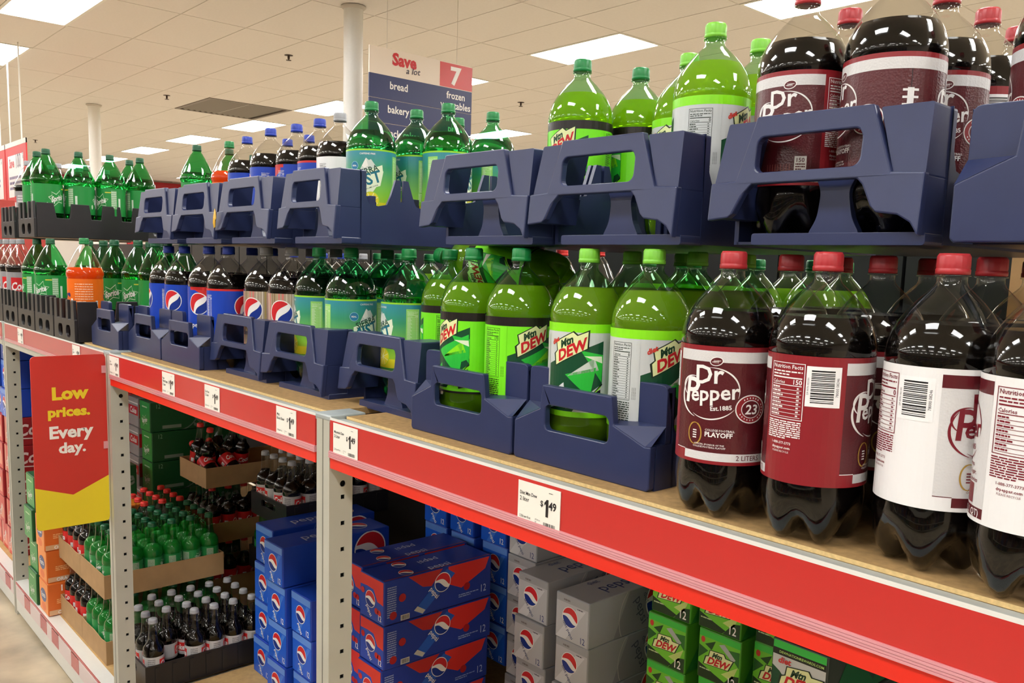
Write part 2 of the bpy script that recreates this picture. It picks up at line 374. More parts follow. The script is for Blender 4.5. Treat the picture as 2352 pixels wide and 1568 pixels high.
def label_sierra():
    A = Art(); A.rect(-.1737, 0, .1737, .136, SIERRA, 0); A.rect(-.1737, .1325, .1737, .136, (150, 214, 50), 1); A.rect(-.1737, 0, .1737, .022, (222, 212, 40), 1); A.rect(-.1737, .0, .1737, .004, (60, 150, 60), 2)
    for o in (-.0868, .0868):
        A.text('CAFFEINE FREE', o, .124, .0035, WHITE, 3, .02)
        A.poly([(o-.02, .085), (o-.003, .117), (o+.003, .112), (o+.008, .114), (o+.02, .098)], (206, 214, 204), 2); A.poly([(o-.003, .117), (o+.002, .1), (o-.006, .095), (o-.012, .1)], (236, 236, 226), 3)
        A.poly([(o-.031, .078), (o+.033, .103), (o+.0345, .091), (o+.036, .089), (o+.029, .058), (o+.02, .055), (o-.004, .02), (o-.03, .038)], (226, 236, 206), 3)
        A.text('SIERRA', o+.001, .083, .0125, (28, 74, 52), 5, .03, .0, .9, .34); A.text('MIST', o+.001, .0585, .024, (20, 110, 128), 5, .04, .0, .92, .3); A.text('LEMON LIME SODA', o+.006, .0515, .003, (28, 74, 52), 5, .02, 0, 1, .36, res=1)
        A.ell(o+.008, .026, .019, .019, (196, 214, 40), 4, 24); A.ell(o+.008, .026, .017, .017, (228, 214, 50), 5, 24)
        for k in range(4): a = .4+k*PI/4; A.stroke([(o+.008-.017*math.cos(a), .026-.017*math.sin(a)), (o+.008+.017*math.cos(a), .026+.017*math.sin(a))], .0012, (240, 240, 190), 6)
        A.ell(o-.03, .1, .0095, .0095, (150, 200, 214), 2, 22); A.ell(o-.03, .1, .0086, .0086, (36, 120, 160), 3, 22); A.text('REAL', o-.03, .0985, .0032, WHITE, 4, .03)
        n = o+.063; A.rect(n, .03, n+.026, .124, (150, 214, 110), 1); A.nutrition(n+.001, .121, .024, .07, (225, 240, 205), '140', frame=False); A.fine(n+.001, .032, n+.025, .05, 6, (225, 240, 205), 3)
    return A
def label_pepsi(kind='plain'):
    A = Art(); blue = (24, 66, 178); H = .136
    if kind == 'diet':
        A.rect(-.1737, 0, .1737, H, (168, 152, 130), 0)
        cs = ((140, 116, 84), (196, 184, 160), (170, 150, 90), (206, 120, 110), (120, 110, 96), (220, 214, 200)); rn = random.Random(3); x = -.1737  # upright stripes paint in the reflections of a silver label
        while x < .17: wd = rn.uniform(.0015, .005); A.rect(x, .0, min(.1737, x+wd), H, rn.choice(cs), 1); x += wd+rn.uniform(.002, .006)
    elif kind == 'white': A.rect(-.1737, 0, .1737, H, (240, 240, 238), 0)
    else: A.rect(-.1737, 0, .1737, H, blue, 0)
    for o in (-.0868, .0868):
        if kind == 'cherry':
            A.poly([(o-.03, H), (o+.07, H), (o+.07, .118), (o+.035, .1), (o+.01, .117)], (204, 44, 42), 1); A.rect(o-.03, .128, o+.08, H, (204, 44, 42), 1); A.poly([(o+.04, .03), (o+.09, .05), (o+.09, .0), (o+.03, 0)], (34, 92, 206), 1)
            for dx, dy in ((.02, .058), (.028, .056)): A.ell(o+dx, dy, .006, .0055, (150, 24, 30), 6, 16)
            A.stroke([(o+.022, .062), (o+.026, .078), (o+.03, .084)], .0008, (90, 140, 60), 6)
        if kind == 'plain2': A.rect(o-.087, .131, o+.087, H, (204, 44, 42), 1); A.poly([(o-.06, .0), (o-.01, .06), (o+.06, .085), (o+.06, 0)], (30, 86, 200), 1)
        roundel(A, o-.002, .092, .027, 3, .95)
        ink = WHITE if kind not in ('diet', 'white') else (60, 60, 90)
        A.text('diet pepsi' if kind in ('diet', 'white') else 'pepsi', o-.004, .03, .012, ink, 4, .03)
        n = o+.06; A.nutrition(n, .122, .024, .08, ink if kind not in ('diet', 'white') else (90, 80, 80), '0' if kind == 'diet' else '150', frame=False)
    A.rect(-.1737, 0, .1737, .003, (204, 44, 42) if kind != 'diet' else (150, 130, 110), 2)
    return A
def star(A, x, y, k, c, l=2):
    P = [(-.03, .002), (-.018, .006), (-.02, .014), (-.004, .009), (.012, .019), (.014, .008), (.03, .006), (.02, -.001), (.022, -.01), (.004, -.008), (-.016, -.02), (-.018, -.006)]
    P = [(x+a*k, y+b*k) for a, b in P]; A.stroke(P+[P[0]], .0018*k, c, l)
def label_sprite():
    A = Art(); A.rect(-.168, 0, .168, .07, (34, 138, 62), 0); c = (196, 222, 190)
    for o in (-.084, .084):
        star(A, o, .036, 1.05, c); A.text('Sprite', o, .03, .0125, WHITE, 4, .05, .25, 1, .18); A.rect(o+.02, .058, o+.042, .0605, (206, 206, 70), 3)
        n = o+.042; A.rect(n, .018, n+.02, .064, (128, 178, 128), 2); A.fine(n+.001, .02, n+.019, .062, 9, (212, 228, 206), 3, 5); A.rect(n+.026, .016, n+.034, .045, (205, 220, 205), 3)
        A.ell(o-.036, .02, .004, .0055, c, 3, 14)
    return A
def label_fanta():
    A = Art(); A.rect(-.168, 0, .168, .07, (236, 110, 24), 0); c = (246, 196, 160)
    for o in (-.084, .084):
        A.fine(o-.025, .02, o+.03, .062, 8, c, 2, 7, .35); A.rect(o+.022, .004, o+.034, .016, WHITE, 3); A.bars(o+.023, .005, o+.033, .015, BLACK, 4, True, 9); A.rect(o+.038, .006, o+.045, .024, WHITE, 3); A.bars(o+.039, .007, o+.044, .023, BLACK, 4, False, 12)
        A.rect(o-.04, .018, o-.033, .028, WHITE, 3); A.text('orange', o-.068, .03, .012, (30, 40, 110), 4, .05, 0, 1, .1)
    return A
def label_cola(silver=False):
    A = Art(); A.rect(-.168, 0, .168, .07, (150, 148, 150) if silver else (196, 28, 34), 0)
    for o in (-.084, .084):
        if silver: A.rect(o-.035, .012, o+.035, .056, (206, 38, 42), 1)
        A.text('Coke', o, .024, .02, WHITE, 3, .05, .2, 1, .06); A.fine(o+.045, .01, o+.07, .06, 7, (225, 220, 220), 2)
    return A
def small_label(kind):
    A = Art(); H = .036
    if kind == 'diet':
        A.rect(-.097, 0, .097, H, (188, 186, 184), 0); A.rect(-.097, .0, .097, .004, (160, 158, 158), 1)
        for o in (-.05, .047): A.rect(o-.024, .008, o+.024, .029, (214, 44, 42), 1); A.text('Coke', o, .0115, .0125, WHITE, 3, .06, .15)
        A.fine(-.012, .006, .01, .032, 6, (120, 116, 118), 2)
    elif kind == 'cola':
        A.rect(-.097, 0, .097, H, (206, 36, 38), 0)
        for o in (-.05, .047): A.text('Coca', o, .011, .013, WHITE, 3, .05, .25, 1, .08)
        A.rect(-.006, .006, .008, .018, (230, 228, 226), 2)
    else:
        A.rect(-.097, 0, .097, H, (42, 140, 74), 0); c = (206, 224, 200)
        for o in (-.05, .047): star(A, o, .018, .6, c); A.text('Sprite', o, .0145, .0075, WHITE, 3, .05, .2, 1, .15)
        A.rect(-.012, .005, .01, .032, (176, 200, 170), 1); A.fine(-.011, .006, .009, .031, 7, (70, 120, 80), 2)
    return A

# ------------------------------------------------------------------ setting: floor, ceiling, walls, columns
mconc = mat('polished_concrete', (188, 173, 146), .32, noise=.55, nscale=4.5, bump=.05, bscale=40)
mtile = mat('ceiling_tile_white', (224, 219, 216), .9, noise=.03, nscale=40, bump=.15, bscale=220)
mgrid = mat('ceiling_grid_metal', (202, 196, 188), .6)
mwall = mat('beige_wall_paint', (208, 198, 188), .8, noise=.04, nscale=3)
mred = mat('red_fascia', (168, 26, 34), .5)
mwhite = mat('white_enamel', (226, 225, 218), .4, noise=.02)
X0, X1, Y0, Y1 = -26.0, 11.0, -22.0, 20.0
def struct(name, mb, parent=None, loc=None):
    o = obj(name, mb, parent, loc); o['kind'] = 'structure'; return o
b = MB(); b.box(X0, Y0, FLOOR-.1, X1, Y1, FLOOR, mconc); struct('floor', b)
for nm, q in (('wall_left', (X0-.1, Y0, X0, Y1)), ('wall_right', (X1, Y0, X1+.1, Y1)), ('wall_front', (X0, Y0-.1, X1, Y0)), ('wall_back', (X0, Y1, X1, Y1+.1))):
    b = MB(); b.box(q[0], q[1], FLOOR, q[2], q[3], CEIL+.1, mwall); struct(nm, b)
b = MB(); b.box(X0+.01, Y0, CEIL-.62, X0+.06, Y1, CEIL-.02, mred)
for k in range(9): b.box(X0+.01, -2+2.4*k, CEIL-1.9, X0+.09, -1.82+2.4*k, CEIL-.6, mred)
struct('trim_1', b)
TX, TY, GX, GY = 1.25, .605, -5.46, 5.31
b = MB(); b.box(X0, Y0, CEIL+.03, X1, Y1, CEIL+.1, mgrid)
ceiling = struct('ceiling', b)
panel_at = set()
lights = []
for row, cells in ((-31, range(-13, 10, 2)), (-24, range(-13, 10, 2)), (-19, range(-13, 10, 2)), (-12, range(-15, 12, 2)), (-7, range(-15, 12, 2)), (0, range(-15, 12, 2)), (5, range(-15, 8, 2)), (12, range(-15, 8, 2))):
    for i in cells: panel_at.add((i, row)); lights.append((i, row))
VENT = (-6, -2)
def tile_xy(i, j): return GX+TX*i, GY+TY*j
def cammap(p):
    d = Vector(p)-CAM; z = d.dot(fw)
    return (1176+FPX*d.dot(cr)/z, CY-FPX*d.dot(cu)/z, z) if z > .1 else (-1e4, -1e4, z)
tm = MB(); g = .006
tm.box(g, g, 0, TX-g, TY-g, .028, mtile); tmesh = tm.mesh('tile')
bar = MB()
for i in range(int((X1-X0)/TX)+2):
    x = GX+TX*(int((X0-GX)/TX)+i)
    if X0 < x < X1: bar.box(x-.008, Y0, CEIL+.003, x+.008, Y1, CEIL+.03, mgrid)
for j in range(int((Y1-Y0)/TY)+2):
    y = GY+TY*(int((Y0-GY)/TY)+j)
    if Y0 < y < Y1: bar.box(X0, y-.008, CEIL+.0035, X1, y+.008, CEIL+.03, mgrid)
obj('grid_runner', bar, ceiling, kind='stuff')
cells = []
for i in range(-18, 15):
    for j in range(-46, 26):
        x, y = tile_xy(i, j)
        if x < X0 or x+TX > X1 or y < Y0 or y+TY > Y1 or (i, j) in panel_at or (i in (VENT[0],) and j in (VENT[1], VENT[1]+1)): continue
        u, v, z = cammap((x+TX/2, y+TY/2, CEIL)); vis = -150 < u < 2500 and -120 < v < 450
        cells.append((0 if vis else 1, z if vis else 99, x, y))
cells.sort(); rest = MB()
for n, (nv, z, x, y) in enumerate(cells):
    if n < 240 and not nv: obj('tile', tmesh, ceiling, (x, y, CEIL))
    else: rest.box(x+g, y+g, CEIL, x+TX-g, y+TY-g, CEIL+.028, mtile)
obj('outer_tiles', rest, ceiling, kind='stuff')
# recessed light panels
mlamp = emit('lamp_diffuser', (.985, .985, .985), LIGHT)
fr = MB()
for q in ((0, 0, TX, .028), (0, TY-.028, TX, TY), (0, .028, .028, TY-.028), (TX-.028, .028, TX, TY-.028)): fr.box(q[0], q[1], -.006, q[2], q[3], .02, mwhite)
df = MB(); df.box(.028, .028, .0, TX-.028, TY-.028, .012, mlamp)
frm, dfm = fr.mesh('frame'), df.mesh('diffuser')
ordn = ['first', 'second', 'third', 'fourth', 'fifth', 'sixth', 'seventh', 'eighth', 'ninth', 'tenth', 'eleventh', 'twelfth', 'thirteenth', 'fourteenth', 'fifteenth', 'sixteenth', 'seventeenth', 'eighteenth', 'nineteenth', 'twentieth']
rown = {-31: 'farthest row behind the viewer', -24: 'third row behind the viewer', -19: 'second row behind the viewer', -12: 'row in front of shelf', -7: 'row above shelving unit', 0: 'long row behind the bottles', 5: 'row beyond the long row', 12: 'last row towards shop rear'}
cnt = {}
for (i, j) in sorted(lights, reverse=True):
    cnt[j] = cnt.get(j, 0)+1; x, y = tile_xy(i, j)
    t = thing('ceiling_light', 'glowing ceiling panel, %s from near end, %s' % (ordn[cnt[j]-1], rown[j]), 'light', (x, y, CEIL), 0, 'recessed ceiling panels')
    obj('frame', frm, t); obj('diffuser', dfm, t)
# vent
mv = mat('vent_grey', (120, 112, 104), .5); mvd = mat('vent_dark', (52, 48, 46), .7)
x, y = tile_xy(*VENT); t = thing('ceiling_vent', 'dark grey square louvred air vent set into the ceiling tiles', 'vent', (x+.02, y, CEIL))
b = MB(); b.box(0, 0, .012, TX, 2*TY, .026, mvd); obj('backing', b, t)
b = MB()
for q in ((0, 0, TX, .05), (0, 2*TY-.05, TX, 2*TY), (0, .05, .05, 2*TY-.05), (TX-.05, .05, TX, 2*TY-.05)): b.box(q[0], q[1], -.008, q[2], q[3], .02, mv)
obj('frame', b, t)
sl = MB(); sl.add([(.05, 0, .012), (TX-.05, 0, .012), (TX-.05, .05, -.012), (.05, .05, -.012), (.05, .006, .016), (TX-.05, .006, .016), (TX-.05, .056, -.008), (.05, .056, -.008)],
                  [(0, 3, 2, 1), (4, 5, 6, 7), (0, 1, 5, 4), (1, 2, 6, 5), (2, 3, 7, 6), (3, 0, 4, 7)], mv); slm = sl.mesh('slat')
for k in range(12): obj('slat', slm, t, (0, .09+.085*k, 0))
# columns
for k, (cx, cyy, lab) in enumerate(((-6.6, 3.22, 'round white steel column nearer the viewer, beside the hanging aisle sign'), (-13.63, 3.2, 'round white steel column farther off, behind the green bottles'))):
    t = thing('support_column', lab, 'column', (cx, cyy, FLOOR))
    b = MB(); b.lathe([(.082, 0), (.082, CEIL-FLOOR-.002)], 28, mwhite); obj('shaft', b, t)
    b = MB(); b.lathe([(.083, CEIL-FLOOR-.03), (.105, CEIL-FLOOR-.012), (.105, CEIL-FLOOR-.003), (.083, CEIL-FLOOR-.003)], 28, mgrid); obj('collar', b, t)
# sprinklers
ms = mat('sprinkler_bronze', (70, 56, 48), .4, .6)
proto = None
for (sx, sy, lab) in ((-8.64, 3.68, 'small dark sprinkler head left of the nearer white column'), (-12.02, 3.65, 'small dark sprinkler head beside the ceiling vent'), (-8.65, 7.0, 'small dark sprinkler head right of the hanging aisle sign'), (-18.8, 3.64, 'tiny far sprinkler head above the red promotion boards')):
    if not proto:
        proto = thing('sprinkler', lab, 'sprinkler', (sx, sy, CEIL), 0, 'ceiling sprinklers')
        b = MB(); b.lathe([(.001, -.004), (.045, -.003), (.045, 0)], 16, ms); obj('escutcheon', b, proto)
        b = MB(); b.lathe([(.012, -.004), (.012, -.035), (.004, -.045), (.028, -.05), (.028, -.053), (.001, -.053)], 12, ms); obj('nozzle', b, proto)
    else: dup(proto, (sx, sy, CEIL), 0, lab, 'ceiling sprinklers')
# hanging aisle sign (runs along y, read from +x)
navy = (44, 52, 98)
SX, SY, SZ, SW = -5.8, 2.87, 1.915, 1.0
t = thing('aisle_sign', 'hanging navy and white aisle sign with a red number seven', 'sign', (SX, SY, SZ))
fn = lambda u, v, l: (.006+.0008*l, u, v)
def signpanel(name, z0, z1, m, art):
    b = MB(); b.box(-.006, 0, z0, .006, SW, z1, m); A = Art(); art(A); A.build(b, fn); return obj(name, b, t)
mp = mat('sign_white', (232, 218, 202), .4); mn = mat('sign_navy', navy, .4)
def a1(A):
    A.rect(.665, -.196, SW, -.006, (206, 70, 66), 1); A.text('7', .83, -.165, .13, WHITE, 2, .06, 0, 1.05)
    A.text('Save', .32, -.11, .085, (200, 40, 46), 2, .07, .02, .95); A.text('a lot', .4, -.155, .045, (60, 50, 60), 3, .02, .3, 1.1, .06)
signpanel('header_panel', -.2, 0, mp, a1)
rows = ((('bread', .27, .105),), (('bakery', .27, .105), ), (('snack cakes', .3, .105),), (('cookies', .27, .105),))
right = ((('frozen', .83, .118), ('vegetables', .83, .04)), (('frozen', .83, .118), ('pizza', .83, .035)), (('frozen', .83, .118), ('meals', .83, .035)), (('juices', .83, .1),))
for k in range(4):
    z0 = -.2-.18*(k+1)
    def ar(A, k=k, z0=z0):
        for (tx, u, v) in rows[k]+right[k]: A.text(tx, u, z0+v-.02, .054, WHITE, 2, .03, 0, .92)
    signpanel('name_panel', z0+.004, z0+.18, mn, ar)
for yy in (.16, .84):
    b = MB(); b.tube((0, yy, -.0), (0, yy, CEIL-SZ-.002), .0022, mgrid, 6); obj('hanging_wire', b, t)
# red promotion boards far left (run along x, read from -y)
def board(x0, x1, y, z0, z1, lab, txt):
    t = thing('promotion_board', lab, 'sign', (x0, y, z0), 0, 'red promotion boards'); wd, h = x1-x0, z1-z0
    b = MB(); b.box(0, 0, 0, wd, .012, h, mat('board_red', (206, 40, 44), .4)); b.box(0, -.002, h-.05, wd, .014, h, mwhite)
    A = Art(); A.rect(.1, h*.3, wd-.12, h-.14, (240, 238, 238), 1); A.text('Save', wd*.3, h*.68, .09, (206, 40, 44), 2, .05, 0, .9); A.text('100', wd*.63, h*.66, .15, (70, 66, 90), 2, .01, 0, .7); A.text('%', wd*.84, h*.76, .07, (70, 66, 90), 2, 0, 0, .7)
    A.fine(.16, h*.38, wd-.25, h*.58, 3, (110, 100, 140), 2, 4); A.rect(0, h*.1, wd, h*.16, (226, 120, 120), 1); A.build(b, lambda u, v, l: (u, -.001*l, v)); obj('board', b, t)
    for k in (.25, .8):
        b = MB(); b.tube((wd*k, .006, h), (wd*k, .006, CEIL-z0), .008, mwhite, 8); obj('hanging_rod', b, t)
board(-11.02, -10.12, 1.5, .62, 1.45, 'red promotion board with a white savings card, hung nearest the bottles', 1)
board(-12.1, -11.06, 1.5, .62, 1.45, 'red promotion board cut by the picture edge, next to the first board', 1)
t = thing('display_stand', 'red display stand with tan end panel far down the aisle', 'stand', (-8.3, .75, FLOOR))
b = MB(); b.box(-.5, 0, 0, 0, .5, 1.95, mat('stand_red', (176, 60, 52), .5)); obj('panel', b, t)
b = MB(); b.box(-.52, -.3, 0, -.2, -.01, 1.9, mat('stand_tan', (208, 176, 140), .6)); obj('side_panel', b, t)

# ------------------------------------------------------------------ shelving unit
mgal = mat('grey_powder_coat', (182, 180, 166), .4, noise=.06, nscale=12)
mzinc = mat('worn_zinc', (176, 184, 184), .42, .25, noise=.12, nscale=25)
mboard = mat('chipboard', (166, 132, 84), .8, noise=.28, nscale=90, bump=.3, bscale=260)
medge = mat('chipboard_edge', (220, 188, 128), .85, noise=.2, nscale=200, bump=.4, bscale=300)
mchan = mat('price_channel_red', (198, 52, 48), .22, spec=.6); mchan2 = mat('price_channel_faded', (184, 74, 78), .25, spec=.6)
mlip = mat('lip_red', (226, 44, 28), .35); mclear = mat('clear_ridge', (216, 150, 156), .12, spec=.7); mhole = mat('hole_dark', (22, 20, 20), .9)
rack = thing('shelving_unit', 'long grey steel shelving unit with chipboard decks and red price channel', 'shelf', (0, 0, 0))
DEPTH = 1.5
PX = (.0, -1.412, -2.676, -4.0, -5.3, -6.6)   # post centres
def post(x, holes):
    # front leg plus a punched side plate facing +x
    b = MB(); b.box(x-.0235, 0, FLOOR, x+.0235, .012, -.002, mgal); b.box(x-.0235, .012, FLOOR, x-.018, .05, -.002, mgal)
    b.box(x-.001, -.0008, FLOOR, x+.001, 0, -.002, mat('seam_grey', (120, 118, 108), .5))
    H = []
    if holes:
        z = -.1035
        while z > FLOOR+.04: H.append([(.029-.0042, z-.0042), (.029+.0042, z-.0042), (.029+.0042, z+.0042), (.029-.0042, z+.0042)]); z -= .0512
        zz = -.129; H.insert(1, [(.029+.0062*math.cos(2*PI*k/14), zz+.0062*math.sin(2*PI*k/14)) for k in range(14)])
    b.plate([(.012, FLOOR), (.05, FLOOR), (.05, -.002), (.012, -.002)], H, .0025, lambda u, v, w_: (x+.0235-w_, u, v), mgal)
    o = obj('post', b, rack)
    d = MB(); d.box(x+.012, .013, FLOOR+.01, x+.0135, .049, -.01, mhole); obj('hole_shade', d, rack); return o  # dark strip inside stands for the shade behind the holes
for x in PX: post(x, True)
for x in PX:
    b = MB(); b.box(x-.03, DEPTH-.05, FLOOR, x+.03, DEPTH, -.002, mgal); obj('post', b, rack)
for k in range(5):
    xa, xb = PX[k+1]+.0235, PX[k]-.0235; fade = k >= 2; far = k >= 2
    b = MB(); b.box(xa, .0, -.01, xb, .03, -.004, mzinc); b.box(xa, .004, -.06, xb, .03, -.01, mzinc); obj('front_beam', b, rack, bevel=.0012)
    b = MB(); b.box(xa, -.0012, -.0035, xb, .0, .0012, mwhite); obj('white_edge', b, rack)
    b = MB(); b.box(xa+.004, -.001, -.061, xb-.004, .004, -.0035, mchan2 if fade else mchan); obj('price_channel', b, rack)
    b = MB()
    for q in range(4): b.box(xa+.003, -.004+.0007*(q % 2), -.0735+.0032*q, xb-.003, .003, -.0735+.0032*q+.0027, mclear)
    obj('clear_ridge', b, rack)
    b = MB(); b.box(xa+.004, -.0005, -.0945, xb-.004, .004, -.0735, mlip if not far else mgal); obj('lower_lip', b, rack)
    b = MB(); b.box(xa+.012, .03, -.012, xb-.012, DEPTH-.02, BOARD, mboard); b.box(xa+.012, .0292, -.0035, xb-.012, .03, BOARD+.0003, medge); obj('deck_board', b, rack)
    b = MB(); b.box(xa, DEPTH-.02, -.08, xb, DEPTH, -.002, mgal); obj('rear_beam', b, rack)
    # low deck with its own price strip
    b = MB(); b.box(xa, 0, DECK-.13, xb, .045, DECK-.002, mwhite); obj('low_beam', b, rack)
    b = MB(); b.box(xa+.004, -.002, DECK-.012, xb-.004, .0, DECK-.003, mchan2); b.box(xa+.004, -.0015, DECK-.075, xb-.004, 0, DECK-.016, mat('tag_strip', (224, 206, 204), .3))
    rn = random.Random(k)
    for q in range(5):
        xx = xa+.1+q*.25+rn.uniform(-.05, .05)
        b.box(xx, -.0022, DECK-.07, xx+.09, 0, DECK-.016, mchan2)
    obj('low_price_strip', b, rack)
    b = MB(); b.box(xa, .045, DECK-.016, xb, DEPTH-.02, DECK, mat('pale_deck_board', (196, 160, 104), .8, noise=.15, nscale=60)); obj('low_deck_board', b, rack)
for x in PX[1:4]:
    b = MB(); b.box(x-.028, -.0015, -.007, x+.03, .075, .004, mzinc); obj('joint_plate', b, rack, bevel=.003)
    b = MB(); b.box(x-.02, .05, -.05, x+.02, DEPTH-.05, -.014, mgal); b.box(x-.02, .05, DECK-.06, x+.02, DEPTH-.05, DECK-.018, mgal); obj('side_brace', b, rack)

# price tags
mtag = mat('tag_paper', (238, 234, 222), .5)
def ptag(x0, z0, wd, h, lines, price, lab, small=False):
    t = MB(); t.box(0, -.0022, 0, wd, -.0012, h, mtag); A = Art(); ink = (40, 36, 38)
    n = len(lines)
    for k, s in enumerate(lines): A.text(s, wd*.05, h*(.68 if k == 0 else .68-.15*k), h*.085 if (k == 0 and n > 1) else h*.1, ink, 1, .015, 0, .8 if len(s) > 9 else .9, al='l', res=2)
    A.text('$', wd*.58, h*.53, h*.13, ink, 1, .03); A.poly([(wd*.675, h*.3), (wd*.735, h*.3), (wd*.735, h*.72), (wd*.695, h*.72), (wd*.64, h*.63), (wd*.64, h*.57), (wd*.675, h*.61)], ink, 1); A.text(price[1:], wd*.83, h*.5, h*.18, ink, 1, .05, 0, .9)
    A.text('2.20¢ per fl oz', wd*.05, h*.12, h*.06, ink, 1, .005, 0, .75, al='l', res=1); A.text('67.6 fl oz', wd*.43, h*.15, h*.035, ink, 1, 0, 0, .9, al='l', res=1); A.text('btl', wd*.43, h*.09, h*.035, ink, 1, 0, 0, .9, al='l', res=1)
    A.bars(wd*.63, h*.06, wd*.9, h*.16, ink, 1, True, 18); A.fine(wd*.74, h*.87, wd*.9, h*.9, 1, ink, 1, 2)
    A.build(t, lambda u, v, l: (u, -.0022-.0003*l, v)); o = obj('price_tag', t, None, (x0, -.0005, z0)); tag(o, lab, 'price tag', 'shelf price tags')
ptag(-.865, -.066, .083, .058, ('Diet Mtn Dew', '2 liter'), '149', 'white shelf price tag under the low-front blue crate, diet citrus drink')
ptag(-1.37, -.062, .083, .056, ('Mountain Dew', '2 Liter'), '149', 'white shelf price tag just right of the middle post')
ptag(-1.595, -.062, .083, .056, ('Mug', 'Root Beer'), '149', 'white shelf price tag for root beer, left of the middle post')
ptag(-1.955, -.062, .083, .056, ('Diet Pepsi', '2 Liter'), '149', 'white shelf price tag midway along the middle bay, diet cola')
ptag(-2.225, -.062, .083, .056, ('Pepsi', 'Wild Cherry', '2 Liter'), '149', 'white shelf price tag for cherry cola, second from the left post')
ptag(-2.645, -.062, .083, .056, ('Pepsi', '2 Liter'), '149', 'pinkish white shelf price tag beside the left post')
ptag(-3.02, -.062, .083, .056, ('Fanta', '2 Liter'), '149', 'faded shelf price tag above the red hanging sign')
ptag(-3.75, -.062, .083, .056, ('Sprite', '2 Liter'), '149', 'faded shelf price tag on the far bay near its post')

# flag sign on the left post (sticks out into the aisle)
t = thing('shelf_flag_sign', 'red and yellow low prices flag sign sticking out from the left post', 'sign', (-2.695, 0, 0))
sr = mat('flag_red', (200, 46, 38), .35); sy = (232, 208, 42)
def rrect(x0, y0, x1, y1, r, n=5):
    P = []
    for cx, cz, a in ((x1-r, y0+r, -PI/2), (x1-r, y1-r, 0), (x0+r, y1-r, PI/2), (x0+r, y0+r, PI)):
        P += [(cx+r*math.cos(a+PI/2*k/n), cz+r*math.sin(a+PI/2*k/n)) for k in range(n+1)]
    return P
b = MB(); b.plate(rrect(-.2, -.512, 0, -.006, .012), [], .003, lambda u, v, w_: (.003-w_, u, v), sr)
A = Art(); A.poly([(-.2, -.385), (-.1, -.418), (0, -.372), (0, -.5), (-.003, -.51), (-.012, -.512), (-.188, -.512), (-.197, -.508), (-.2, -.5)], sy, 1)
A.text('Low', -.098, -.132, .0335, sy, 1, .075, 0, 1.05); A.text('prices.', -.103, -.182, .0265, sy, 1, .075, 0, 1.05); A.text('Every', -.098, -.245, .0335, (240, 236, 228), 1, .058, 0, 1.02); A.text('day.', -.098, -.29, .029, (240, 236, 228), 1, .058, 0, 1.05)
A.build(b, lambda u, v, l: (.003+.0005*l, u, v)); obj('board', b, t)
for z in (-.062, -.29): b = MB(); b.box(.003, -.012, z, .006, .004, z+.022, mclear); obj('clip', b, t)

# ------------------------------------------------------------------ bottles
mcola = mat('cola_liquid', (9, 6, 5), .1, spec=.15)
mdew = liquid('citrus_liquid', (218, 226, 48), .5, .42, (.84, .95, .12)); mddew = liquid('diet_citrus_liquid', (222, 228, 66), .5, .42, (.86, .95, .18))
mclearl = liquid('clear_liquid', (200, 230, 200), .5, .97, (.55, .92, .66)); morange = liquid('orange_liquid', (250, 90, 16), .4, .05)
pclear = pet('clear_plastic', (.93, .93, .91)); pgreen = pet('green_plastic', (.28, .78, .45)); pdgreen = pet('deep_green_plastic', (.22, .74, .36)); plime = pet('lime_green_plastic', (.64, .90, .66)); pdewg = pet('citrus_green_plastic', (.58, .88, .62))
def capm(n, c): return mat('cap_'+n, c, .38, noise=.03)
CAPS = {'red': capm('red', (176, 44, 50)), 'blue': capm('blue', (30, 60, 170)), 'green': capm('green', (18, 128, 62)), 'dkgreen': capm('dkgreen', (22, 104, 66)), 'lime': capm('lime', (126, 204, 60)), 'silver': capm('silver', (158, 159, 162)), 'redb': capm('redb', (220, 48, 42)), 'forest': capm('forest', (16, 86, 52))}
RL = .0553
def petal(R):
    def zf(a, r, z):
        if z > .05: return 0
        k = .5-.5*math.cos(5*a); wt = (1-z/.05)**.8 * min(1, r/(R*.45)); return .026*k**1.5*wt
    def rf(a, z):
        if z > .055: return 1
        k = .5-.5*math.cos(5*a); return 1-.05*k*(1-z/.055)
    return rf, zf
P2 = [(.001, .013), (.012, .010), (.024, .003), (.032, 0), (.041, .002), (.0485, .012), (.0535, .028), (.0553, .046), (.0553, .058), (.0545, .0655), (.0545, .2035), (.0555, .2065), (.0554, .213), (.054, .2225), (.0508, .233), (.046, .243), (.0388, .254), (.030, .2645), (.0215, .273), (.0158, .2785), (.0138, .283), (.0138, .2885)]
PC = [(.001, .014), (.012, .010), (.022, .003), (.031, 0), (.040, .002), (.0465, .012), (.0495, .03), (.0515, .055), (.0535, .08), (.0545, .088), (.0545, .2), (.057, .205), (.0585, .213), (.0575, .222), (.0525, .236), (.0425, .259), (.031, .282), (.021, .3), (.0155, .307), (.0138, .31)]
PS = [(r*1.055, z*1.38) for r, z in ((.001, .006), (.012, .004), (.02, 0), (.026, .002), (.0295, .01), (.0312, .022), (.0312, .037), (.03, .0395), (.03, .0785), (.0312, .081), (.0312, .089), (.029, .097), (.0235, .103), (.018, .108), (.0155, .115), (.0135, .13), (.0122, .146), (.0118, .15))]
def cut_profile(prof, z, inset):
    out = []
    for i, (r, h) in enumerate(prof):
        if h <= z: out.append((max(.0005, r-inset), h+(inset if i < 5 else 0)))
        else:
            r1, h1 = prof[i-1]; t = (z-h1)/(h-h1); out.append((r1+(r-r1)*t-inset, z)); break
    out.append((.0004, z)); return out
PROTO = {}
